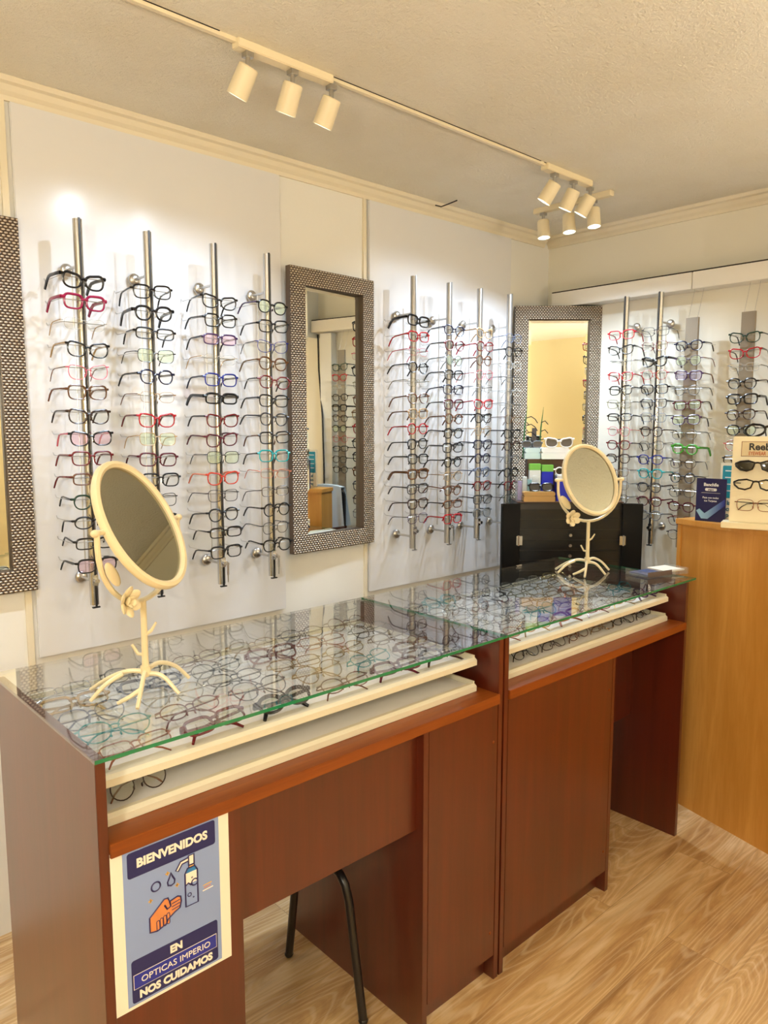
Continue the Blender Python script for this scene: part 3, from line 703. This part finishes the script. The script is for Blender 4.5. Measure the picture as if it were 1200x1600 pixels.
# ------------------------------------------------------------------ metal stool under the near counter
stl = thing('metal_stool', 'black tubular metal stool pushed under the near display counter', 'stool', (.97, 1.49, 0))
MB().prism(rrect(-.175, .175, -.085, .16, .04), .400, .425, 'Z').obj('seat', M['black_plastic'], stl, bevel=.004)
for sx in (.168, -.168):
    for sy in (-1, 1):
        pts = [(sx, 0, .385), (sx, sy*.045, .385), (sx, sy*.078, .378), (sx, sy*.100, .357), (sx*1.01, sy*.113, .320), (sx*1.03, sy*.165, .008)]
        MB().tube(pts, .0115, 12).ball((sx*1.03, sy*.165, .010), .0135, .0135, .010, 10, 6).obj('leg', M['black_metal'], stl, smooth=True)
MB().tube([(-.168, 0, .385), (.168, 0, .385)], .011, 10).obj('cross_bar', M['black_metal'], stl, smooth=True)

# ------------------------------------------------------------------ vanity mirrors
def smooth_path(pts, k=5):                     # Catmull-Rom through the given points
    P = [V(p) for p in pts]; P = [2*P[0]-P[1]] + P + [2*P[-1]-P[-2]]; out = []
    for i in range(1, len(P)-2):
        a, b, c, d = P[i-1:i+3]
        for j in range(k):
            t = j/k; out.append(.5*((2*b) + (c-a)*t + (2*a-5*b+4*c-d)*t*t + (3*b-a-3*c+d)*t*t*t))
    return out + [P[-2]]
def vanity(label, x, y, phi, th, brot):
    t = thing('vanity_mirror', label, 'table mirror', (x, y, .9885), 0, 'oval vanity mirrors')
    cm = M['cream_metal']; zp = 1.342-.9885
    RB = Matrix.Rotation(brot, 4, 'Z')
    # legs like twigs: path offsets from the hub
    for pts in ([(0, 0, .050), (-.030, .020, .052), (-.058, .050, .036), (-.078, .095, .005)], [(-.040, .022, .048), (-.075, .022, .034), (-.104, .030, .005)],
                [(0, 0, .052), (-.012, -.016, .046), (-.034, -.048, .026), (-.052, -.072, .005)], [(0, 0, .052), (.040, .022, .054), (.080, .030, .036), (.108, .022, .005)],
                [(.0, 0, .046), (.025, -.022, .040), (.046, -.052, .005)], [(-.030, -.042, .030), (-.052, -.036, .018), (-.070, -.022, .006)]):
        pts = smooth_path(pts); n = len(pts); MB().tube([RB @ V(p) for p in pts], [.0054-.0014*i/(n-1) for i in range(n)], 8).obj('leg', cm, t, smooth=True)
    st = MB().tube([(0, 0, .040), (0, 0, .075), (0, 0, zp-.152)], [.0085, .0068, .0062], 12).lathe([(.0, .045), (.0105, .045), (.0105, .062), (0, .062)], seg=14).obj('stem', cm, t, smooth=True)
    rt = RB @ V((.84, -.54, 0))
    MB().tube([(0, 0, .125), (rt*.014+V((0, 0, .135))), (rt*.024+V((0, 0, .152)))], [.004, .0035, .0025], 6).obj('twig', cm, t, smooth=True)
    MB().tube([(0, 0, .085), (-rt*.014+V((0, 0, .088))), (-rt*.025+V((0, 0, .108)))], [.004, .0035, .003], 6).obj('twig', cm, t, smooth=True)
    hd = Matrix.Translation((0, 0, zp)) @ Matrix.Rotation(phi, 4, 'Z')
    # yoke, in the plane of the pivot axis
    pts = [(.126*cos(a), 0, -.028 + (.126 if sin(a) < 0 else .03)*sin(a)) for a in [pi + (pi)*i/20 for i in range(21)]]
    pts = [(-.126, 0, 0)] + pts + [(.126, 0, 0)]
    yk = MB().tube(pts, .0055, 8).xf(hd).obj('yoke', cm, t, smooth=True)
    for sd in (-1, 1):
        MB().tube([(sd*.108, 0, 0), (sd*.128, 0, 0)], .0055, 8).ball((sd*.131, 0, 0), .0095, .0075, .0075, 10, 8).xf(hd).obj('pivot_knob', cm, t, smooth=True)
    tl = hd @ Matrix.Rotation(-th, 4, 'X')
    a, b = .100, .134
    N = 56; prof = [(.0085, -.004), (.006, -.010), (-.001, -.0115), (-.007, -.007), (-.007, .0), (-.006, .006), (.006, .006), (.0085, .002)]
    vs = []; fs = []
    for i in range(N):
        u = 2*pi*i/N
        for dr, dy in prof: vs.append(((a+dr)*cos(u), dy, (b+dr)*sin(u)))
    K = len(prof)
    for i in range(N):
        for k in range(K): fs.append((i*K+k, i*K+(k+1) % K, ((i+1) % N)*K+(k+1) % K, ((i+1) % N)*K+k))
    MB().add(vs, fs).xf(tl).obj('oval_frame', cm, t, smooth=True)
    el = [((a-.004)*cos(2*pi*i/N), (b-.004)*sin(2*pi*i/N)) for i in range(N)]
    MB().prism(el, -.0025, .003, 'Y').xf(tl).obj('mirror_glass', M['mirror_dim'], t)
    # flower and leaf on the yoke
    fx = Matrix.Translation((0, 0, zp)) @ Matrix.Rotation(phi, 4, 'Z') @ Matrix.Translation((-.080, -.010, -.137)) @ Matrix.Scale(1.2, 4)
    fl = MB()
    for i in range(6):
        q = Matrix.Rotation(i*pi/3, 3, 'Y') @ Matrix.Rotation(R(32), 3, 'X')
        fl.ball(q @ V((0, 0, .016)) + V((0, -.006, 0)), .010, .0028, .014, 10, 6, rot=q)
    for i in range(4):
        q = Matrix.Rotation(i*pi/2+.4, 3, 'Y') @ Matrix.Rotation(R(58), 3, 'X')
        fl.ball(q @ V((0, 0, .009)) + V((0, -.010, 0)), .007, .0024, .009, 8, 6, rot=q)
    fl.ball((0, -.014, 0), .005, seg=8, rings=6)
    fl.xf(fx).obj('flower', cm, yk, smooth=True)
    q = Euler((0, R(-38), 0)).to_matrix()
    MB().ball((-.016, .0, .046), .011, .0026, .026, 12, 8, rot=q).xf(fx).obj('leaf', cm, yk, smooth=True)
    return t
vanity('cream oval vanity mirror on branch legs standing on the near counter', .634, 1.415, .496, .503, 0)
vanity('cream oval vanity mirror on branch legs standing on the far counter', 2.400, 1.492, -.520, .460, R(-27))

# clear holder with leaflets on the far counter's end
h = thing('leaflet_holder', 'clear acrylic leaflet holder lying on the far counter end', 'leaflet holder', (2.600, 1.318, .9885), R(-14))
MB().box(-.105, .105, -.055, .055, 0, .004).box(-.105, .105, -.055, -.051, .004, .022).box(-.105, -.101, -.051, .055, .004, .022).box(.101, .105, -.051, .055, .004, .022).obj('tray', M['acrylic'], h)
MB().box(-.095, .03, -.045, .045, .0045, .010).obj('leaflet', mat('leaflet_blue', lin(52, 70, 120), .3), h)
MB().box(-.105, .02, -.0515, -.0510, .004, .022).obj('front_strip', M['riser'], h)
MB().box(.0, .098, -.043, .047, .0105, .016).obj('leaflet', M['paper'], h)

# ------------------------------------------------------------------ black drawer cabinet across the corner
CR = R(-42.55)
def cor(lat, fwd, z=0): return (fwd*.6762+lat*.7367, fwd*.7367-lat*.6762, z)
stand = thing('side_table', 'low dark side table hidden behind the far counter under the black drawer cabinet', 'table', cor(.826, 3.335, 0), CR)
MB().box(-.235, .235, -.085, .085, .775, .80).obj('tabletop', M['riser'], stand)
for sx in (-.215, .215):
    for sy in (-.068, .068): MB().box(sx-.015, sx+.015, sy-.015, sy+.015, 0, .775).obj('leg', M['riser'], stand)
cb = thing('drawer_cabinet', 'black lacquered cabinet of small drawers with open side wings in the corner', 'cabinet', cor(.826, 3.335, .80), CR)
MB().box(-.233, .233, -.080, .085, 0, .40).obj('body', mat('carcass_gap_highlight', lin(44, 40, 37), .4), cb, bevel=.002)  # carcass colour lightened to paint in the edge highlights between the black drawers
MB().box(-.236, .236, -.082, .088, .40, .404).obj('top_panel', M['riser'], cb)
for i in range(8):
    z = .372 - i*.0463
    d = MB().box(-.222, .222, -.086, -.0805, z-.0430, z).obj('drawer', M['black_gloss'], cb, bevel=.0025)
    MB().tube([(-.0, -.086, z-.022), (0, -.092, z-.022), (0, -.094, z-.022), (0, -.101, z-.022)], [.003, .003, .0075, .0065], 12).obj('knob', M['steel'], d, smooth=True)
for sd in (-1, 1):
    wg = MB().box(0, .085, -.010, .010, .0, .40).xf(Matrix.Translation((sd*.228, -.093, 0)) @ Matrix.Rotation(sd*R(-14) if sd > 0 else pi - R(-14), 4, 'Z')).obj('wing_door', M['black_lacquer'], cb, bevel=.002)
    MB().cyl((sd*.232, -.106, .212), (sd*.232, -.106, .258), .004, 8).box(sd*.232-.017, sd*.232+.017, -.1065, -.1025, .215, .255).obj('hinge', M['steel'], cb)
ZT = 1.2041
def small(name, label, cat, lat, fwd, z, rz=CR): return thing(name, label, cat, cor(lat, fwd, z), rz)
rs = small('riser_box', 'dark brown wooden riser box on the black cabinet in the corner', 'box', .745, 3.385, ZT)
MB().box(-.095, .095, -.028, .028, 0, .185).obj('body', M['riser'], rs, bevel=.002)
def case(label, lat, fwd, z, w_, h_, d_, mtl):
    t = small('glasses_case', label, 'glasses case', lat, fwd, z)
    MB().prism(rrect(-w_/2, w_/2, 0, h_*.55, .004), -d_/2, d_/2, 'Y').obj('base', mtl, t, smooth=True)
    MB().prism(rrect(-w_/2, w_/2, h_*.56, h_, h_*.18), -d_/2, d_/2, 'Y').obj('lid', mtl, t, smooth=True)
case('white glasses case on the brown riser box', .775, 3.375, ZT+.185, .125, .052, .05, mat('white_case', lin(240, 240, 238), .4))
case('pale blue glasses case on the brown riser box', .675, 3.39, ZT+.185, .070, .050, .05, mat('pale_blue_case', lin(196, 216, 218), .4))
case('tan leatherette glasses case at the front of the black cabinet', .690, 3.290, ZT, .140, .044, .05, mat('tan_case', lin(186, 146, 86), .45))
glasses('white sunglasses on the white glasses case', None, 'cat-eye', T, 'white', k_, 'lens_grey', cor(.790, 3.352, ZT+.237+.021), (0, 0, CR), True, cat='sunglasses', name='sunglasses')
g_ = glasses('pale grey sunglasses on the pale blue glasses case', None, 'square', T, 'grey', None, 'lens_grey', cor(.672, 3.37, ZT+.235+.016), (0, 0, CR), True, cat='sunglasses', name='sunglasses'); g_.scale = (.72, .72, .72)
g_ = glasses('black square sunglasses on the tan glasses case', None, 'square', T, k_, None, 'lens_dark', cor(.700, 3.288, ZT+.044+.019), (R(-14), 0, CR), True, cat='sunglasses', name='sunglasses'); g_.scale = (.85, .85, .85)
def carton(name, label, lat, fwd, w_, h_, d_, body, cap=None, caph=.0, z=ZT, cat='box'):
    t = small(name, label, cat, lat, fwd, z)
    MB().box(-w_/2, w_/2, -d_/2, d_/2, 0, h_-caph).obj('body', body, t, bevel=.001)
    if cap: MB().box(-w_/2, w_/2, -d_/2, d_/2, h_-caph, h_).obj('lid', cap, t, bevel=.001)
    return t
gcap = mat('carton_green', lin(120, 190, 80), .4); wct = mat('carton_white', lin(222, 228, 228), .4); bct = mat('carton_blue', lin(28, 44, 190), .3); pbl = mat('carton_violet', lin(150, 130, 190), .4); tqc = mat('carton_aqua', lin(130, 190, 200), .4)
carton('carton', 'white carton with a green top at the left of the riser box', .680, 3.338, .050, .165, .03, wct, gcap, .028)
carton('carton', 'blue carton with a green top in front of the riser box', .736, 3.338, .052, .160, .03, bct, gcap, .03)
bt = carton('carton', 'tall bright blue carton behind the far vanity mirror', .815, 3.325, .082, .115, .05, bct, wct, .018)
g_ = glasses('small white sunglasses on the tall blue carton', None, 'round', T, 'white', None, 'lens_dark', cor(.812, 3.315, ZT+.115+.018), (0, 0, CR), True, cat='sunglasses', name='sunglasses'); g_.scale = (.75, .75, .75)
ab = small('acrylic_box', 'clear acrylic box of small packages on the left of the black cabinet', 'box', .648, 3.335, ZT)
MB().box(-.050, .050, -.028, -.026, 0, .105).box(-.050, -.048, -.026, .030, 0, .105).box(.048, .050, -.026, .030, 0, .075).box(-.050, .050, -.026, .030, 0, .002).obj('shell', M['acrylic'], ab)
for i, (mm, hh) in enumerate(((pbl, .085), (wct, .105), (tqc, .092), (wct, .11))):
    tag(MB().box(-.009, .009, -.008, .008, 0, hh).obj('small_package', mm, None, False, .001, cor(.612+i*.022, 3.328, ZT+.0022), (0, 0, CR)),
        ('violet small package leftmost in the clear acrylic box', 'white small package second in the clear acrylic box', 'aqua small package third in the clear acrylic box', 'tall white small package rightmost in the clear acrylic box')[i], 'package', 'packages in the acrylic box')
gs = small('eyewear_stand', 'small grey eyewear stand with two green uprights on the riser box', 'stand', .700, 3.405, ZT+.185)
MB().box(-.07, .05, -.004, .006, 0, .005).obj('base', M['black_plastic'], gs)
grn = mat('green_upright', lin(40, 110, 40), .4)
for lx, zz in ((-.062, .24), (.012, .235)): MB().tube([(lx, 0, .004), (lx+.006, 0, zz*.6), (lx+.016, 0, zz)], [.008, .0075, .001], 6, flat=.4).obj('upright', grn, gs)
MB().box(-.022, -.002, -.002, .006, .004, .14).obj('post', mat('grey_post', lin(84, 78, 76), .5), gs)
for i in range(5): MB().tube([(-.05+.0*i, -.002, .045+.035*i), (-.03, -.012, .052+.035*i), (-.012, -.012, .040+.035*i), (.0, -.012, .022+.035*i)], .0022, 5).obj('temple_hook', M['black_plastic'], gs)
for i in range(4): MB().tube([(.018, -.002, .045+.04*i), (.034, -.012, .052+.04*i), (.048, -.012, .036+.04*i)], .0022, 5).obj('temple_hook', M['black_plastic'], gs)

# ------------------------------------------------------------------ honey oak desk on the right
DR = math.atan2(-.9616, -.2747)                 # direction along the front
dv = V((-.2747, -.9616, 0)); nv = V((.9616, -.2747, 0))
dk = thing('reception_desk', 'honey oak reception desk standing right of the counters', 'desk', (2.842, 1.372, 0), DR)
# local x along the front (away from the corner), local y = +90deg of that
MB().box(0, 1.60, .0, .165, 1.150, 1.172).obj('desk_top', M['oak'], dk, bevel=.002)
MB().box(.006, .024, .006, .160, .0, 1.150).obj('side_panel', M['oak'], dk, bevel=.001)
MB().box(.024, 1.60, .010, .028, .0, 1.150).obj('front_panel', M['oak'], dk)
ZD = 1.1725
def onfront(a, d, z=ZD): q = V((2.842, 1.372, z)) + dv*a + nv*d; return q
# bank card holder
bh = thing('card_holder', 'navy card in an acrylic holder on the left end of the desk', 'card holder', (2.836, 1.234, ZD), R(-90)+R(4))
nvy = mat('card_navy', lin(12, 14, 84), .3)
MB().box(-.056, .056, .002, .004, 0, .166).obj('card', nvy, bh)
MB().box(-.057, .057, -.001, .060, 0, .0025).add([(-.0575, .0, 0), (-.0575, .06, 0), (-.0575, .004, .168), (-.0555, .0, 0), (-.0555, .06, 0), (-.0555, .004, .168)], [(0, 1, 2), (3, 5, 4), (0, 3, 4, 1), (1, 4, 5, 2), (2, 5, 3, 0)]).obj('holder', M['lens'], bh)
wl = mat('card_white', lin(236, 238, 246), .5)
def bflat(name, poly, mtl, y=-.0016): return MB().prism(poly, y-.0003, y, 'Y').obj(name, mtl, bh)
text('Banchile', 'lettering', .0165, wl, bh, (0, -.0018, .142), RT, .0006)
bflat('lettering_pill', rrect(-.022, .022, .118, .129, .005), wl)
text('pagos', 'lettering', .009, nvy, bh, (0, -.0024, .1235), RT, .0002)
bflat('rule', [(-.035, .110), (.035, .110), (.035, .111), (-.035, .111)], wl)
text('Paga con todas', 'lettering', .0100, wl, bh, (0, -.0018, .092), RT, .0002)
text('tus Tarjetas', 'lettering', .0100, wl, bh, (0, -.0018, .080), RT, .0002)
m = mat('check_mark', lin(120, 170, 226), .4); n = NT(m)
tcx = n.coords(); spx = n.n('ShaderNodeSeparateXYZ'); n.l(tcx, spx.inputs[0])
n.l(n.ramp(n.math('MULTIPLY', n.math('ADD', spx.outputs['X'], .056), 9.0), [(.2, lin(150, 196, 236)), (.95, lin(40, 52, 150))]), n.b.inputs['Base Color'])
MB().tube([(-.046, -.0017, .036), (-.020, -.0017, .014), (.050, -.0017, .075)], [.0105, .0110, .0105], 8, flat=.02).obj('check_mark', m, bh) if False else bflat('check_mark', [(-.052, .040), (-.040, .048), (-.020, .031), (.054, .090), (.054, .064), (-.008, .010), (-.032, .010)], m)
# teal notice
tn = thing('notice', 'teal and white notice in an upright acrylic stand behind the navy card', 'notice', (3.000, 1.200, ZD) if False else (2.945, 1.188, ZD), R(-90)+R(2))
tl_ = mat('notice_teal', lin(34, 148, 176), .4)
MB().box(-.060, .060, 0, .003, 0, .225).box(-.060, .060, 0, .04, 0, .003).obj('stand', M['acrylic'], tn)
MB().box(-.058, .058, -.001, 0, .004, .222).obj('sheet', M['paper'], tn)
MB().prism(rrect(-.050, .050, .085, .212, .004), -.0014, -.001, 'Y').obj('panel', tl_, tn)
for i in range(4): MB().box(-.040, .02, -.0018, -.0014, .190-i*.026, .194-i*.026).obj('lettering_line', wl, tn)
ink = mat('notice_ink', lin(60, 110, 130), .5)
for i, s in enumerate(('la caja', 'cuotas', 'precio')): text(s, 'lettering', .024, ink, tn, (.0, -.0015, .066-i*.024), RT, .001)
# sunglasses display stand
rb = thing('eyewear_display', 'cream eyewear display stand lettered in black and orange on the desk', 'display stand', (2.738, 1.056, ZD), R(-90)+R(17))
crm = mat('display_cream', lin(238, 226, 192), .4)
RBX = Matrix.Rotation(R(-4), 4, 'X')
MB().box(-.085, .20, -.020, .050, 0, .022).obj('base', crm, rb, bevel=.002)
MB().box(-.062, .19, -.002, .030, .022, .330).xf(RBX).obj('back_panel', crm, rb, bevel=.003)
lbl = mat('display_label', lin(214, 196, 156), .5); blk = mat('display_ink', lin(28, 20, 18), .5); orx = mat('display_orange', lin(176, 84, 30), .5); brl = mat('display_line', lin(120, 70, 44), .5)
def rflat(name, poly, mtl, y): return MB().prism(poly, y-.0003, y, 'Y').xf(RBX).obj(name, mtl, rb)
rflat('name_plate', [(-.034, .258), (.16, .258), (.16, .312), (-.034, .312)], brl, -.0021)
rflat('name_plate', [(-.032, .260), (.158, .260), (.158, .310), (-.032, .310)], lbl, -.0025)
def rtext(s, size, mtl, x, z, bold, xs=1.0):
    q = RBX @ V((x, -.0031, z)); return text(s, 'lettering', size, mtl, rb, q, (R(90)-R(4), 0, 0), bold, 'LEFT', xs)
rtext('Reebok', .034, blk, -.010, .292, .0011); rtext('EYEWEAR', .0175, orx, -.010, .269, .0004, .72)
def onstand(x, y, z):
    q = Matrix.Rotation(R(-73), 4, 'Z') @ RBX @ V((x, y, z)); return V((2.738, 1.056, ZD)) + q
SR = (R(-4), 0, R(-73))
def wrap(label, loc, lensm, col, rot=SR):
    t = thing('sunglasses', label, 'sunglasses', loc, 0, 'sunglasses on the display stand', rot=rot)
    def P(x, z): return (x, 1.6*x*x - .004, z)
    for sd in (1, -1):
        o = [(.008, .010), (.030, .016), (.056, .013), (.071, .006), (.069, -.004), (.055, -.016), (.034, -.020), (.016, -.013)]
        pts = [P(sd*a, b) for a, b in o]
        MB().tube(pts, .0033, 6, True).obj('frame_front', FR[col], t, smooth=True)
        c = P(sd*.038, -.001); n_ = len(pts)
        MB().add([(c[0], c[1]-.003, c[2])] + pts + [(c[0], c[1]+.001, c[2])] + [(a, b+.002, d) for a, b, d in pts], [(0, 1+i, 1+(i+1) % n_) for i in range(n_)] + [(n_+1, n_+2+(i+1) % n_, n_+2+i) for i in range(n_)] + [(1+i, n_+2+i, n_+2+(i+1) % n_, 1+(i+1) % n_) for i in range(n_)]).obj('lens', M[lensm], t, smooth=True)
        MB().tube([P(sd*.070, .004), (sd*.074, .02, .003), (sd*.050, .022, .002)], [.004, .0035, .003], 6, flat=.5).obj('temple', FR[col], t, smooth=True)
    MB().tube([P(-.012, .008), P(0, .010), P(.012, .008)], .0036, 6).obj('bridge', FR[col], t, smooth=True)
    return t
wrap('black wraparound sunglasses with dark lenses, uppermost on the cream stand', onstand(.024, -.034, .226), 'lens_dark', k_)
wrap('black wraparound safety glasses with clear lenses, middle of the cream stand', onstand(.022, -.034, .160), 'lens', k_)
glasses('thin copper glasses lowest on the cream stand', 'sunglasses on the display stand', 'square', N_, 'copper', k_, 'lens', onstand(.024, -.018, .085), SR, True)
gg = thing('sport_goggles', 'black sport goggles with clear lenses on top of the cream stand', 'goggles', onstand(.045, .012, .358), 0, rot=(R(-8), R(-8), R(-73)))
for sd in (1, -1):
    o = [(.007+.032+.032*cos(a), .0215*sin(a)*(1.1 if cos(a) > 0 else .95)) for a in [2*pi*i/18 for i in range(18)]]
    MB().tube([(sd*x, 1.2*x*x, z) for x, z in o], .0042, 7, True).obj('frame_front', FR[k_], gg, smooth=True)
    MB().prism([(sd*x, z) for x, z in o], .004, .0056, 'Y').obj('lens', M['lens'], gg)
    MB().tube([(sd*.070, .006, .006), (sd*.076, .03, .006), (sd*.074, .055, .004)], [.005, .006, .005], 6).obj('strap_arm', FR[k_], gg, smooth=True)
MB().tube([(-.009, 0, .006), (0, -.002, .008), (.009, 0, .006)], .0045, 6).obj('bridge', FR[k_], gg, smooth=True)

# ------------------------------------------------------------------ things seen in the mirror: air conditioner, cable, chair with a white coat
ac = thing('air_conditioner', 'white wall air conditioner high on the right wall, seen in the middle mirror', 'air conditioner', (X1, .565, 2.11))
MB().prism([(-.005, 0), (-.17, .0), (-.20, .035), (-.205, .10), (-.19, .24), (-.16, .275), (-.005, .275)], -.42, .42, 'Y').obj('body', M['white_plastic'], ac, bevel=.012, smooth=True)
MB().prism([(-.17, -.006), (-.17, 0), (-.06, 0), (-.06, -.004)], -.36, .36, 'Y').obj('louver', M['white_plastic'], ac)
MB().box(-.209, -.204, .30, .36, .13, .20).obj('sticker', mat('sticker_yellow', lin(228, 214, 140), .5), ac)
tag(MB().tube([(3.262, .995, 2.12), (3.262, 1.00, 1.9), (3.222, 1.06, 1.6), (3.220, 1.07, 1.3), (3.220, 1.075, .9), (3.220, 1.075, .02)], .006, 6).obj('cable', M['black_plastic'], smooth=True), 'black cable hanging down the right wall under the air conditioner', 'cable')
ch = thing('chair', 'black chair behind the reception desk, seen only in the middle wall mirror', 'chair', (3.00, 1.19, 0), R(-90))
MB().prism(rrect(-.15, .15, -.03, .11, .03), .45, .48, 'Z').obj('seat', M['black_plastic'], ch)
MB().prism(rrect(-.15, .15, .60, 1.158, .05), .085, .105, 'Y').obj('backrest', M['black_plastic'], ch)
for sx in (-.13, .13):
    MB().tube([(sx, -.0, .45), (sx, -.002, .0)], .011, 8).obj('leg', M['black_metal'], ch, smooth=True)
    MB().tube([(sx, .112, 1.0), (sx, .112, .45), (sx, .115, 0)], .011, 8).obj('leg', M['black_metal'], ch, smooth=True)
coat = MB(); rows = 14; cols = 25
for side, yy in ((0, .058), (1, .130)):
    pass
vs = []; fs = []
for r in range(rows):
    f_ = r/(rows-1)
    for c in range(cols):
        u = c/(cols-1)*2-1; hw = .135 + .050*f_
        vs.append((u*hw, .078 - .012*f_ - .007*cos(u*14)*f_ - .004*cos(u*5), 1.178-.42*f_ - .012*u*u))
for r in range(rows):
    f_ = r/(rows-1)
    for c in range(cols):
        u = c/(cols-1)*2-1; hw = .135 + .050*f_
        vs.append((u*hw, .1165 + .012*f_, 1.178-.30*f_ - .012*u*u))
o2 = rows*cols
for o in (0, o2):
    for r in range(rows-1):
        for c in range(cols-1): fs.append((o+r*cols+c, o+r*cols+c+1, o+(r+1)*cols+c+1, o+(r+1)*cols+c))
for c in range(cols-1): fs.append((c, c+1, o2+c+1, o2+c))
ct = tag(coat.add(vs, fs).obj('white_coat', mat('white_cotton', lin(206, 220, 232), .85), smooth=True, loc=(3.00, 1.19, 0), rot=(0, 0, R(-90))), 'white coat draped over the black chair behind the desk, seen in the middle wall mirror', 'coat')

# loose wire end sticking out at the crown moulding
tag(MB().tube([(2.372, 2.262, 2.470), (2.385, 2.24, 2.462), (2.40, 2.215, 2.470), (2.43, 2.19, 2.486)], .0028, 5).obj('loose_wire', M['dark_gap']), 'short loose dark wire poking out at the crown moulding over the right board', 'wire')
print('GLASSES', GCOUNT)
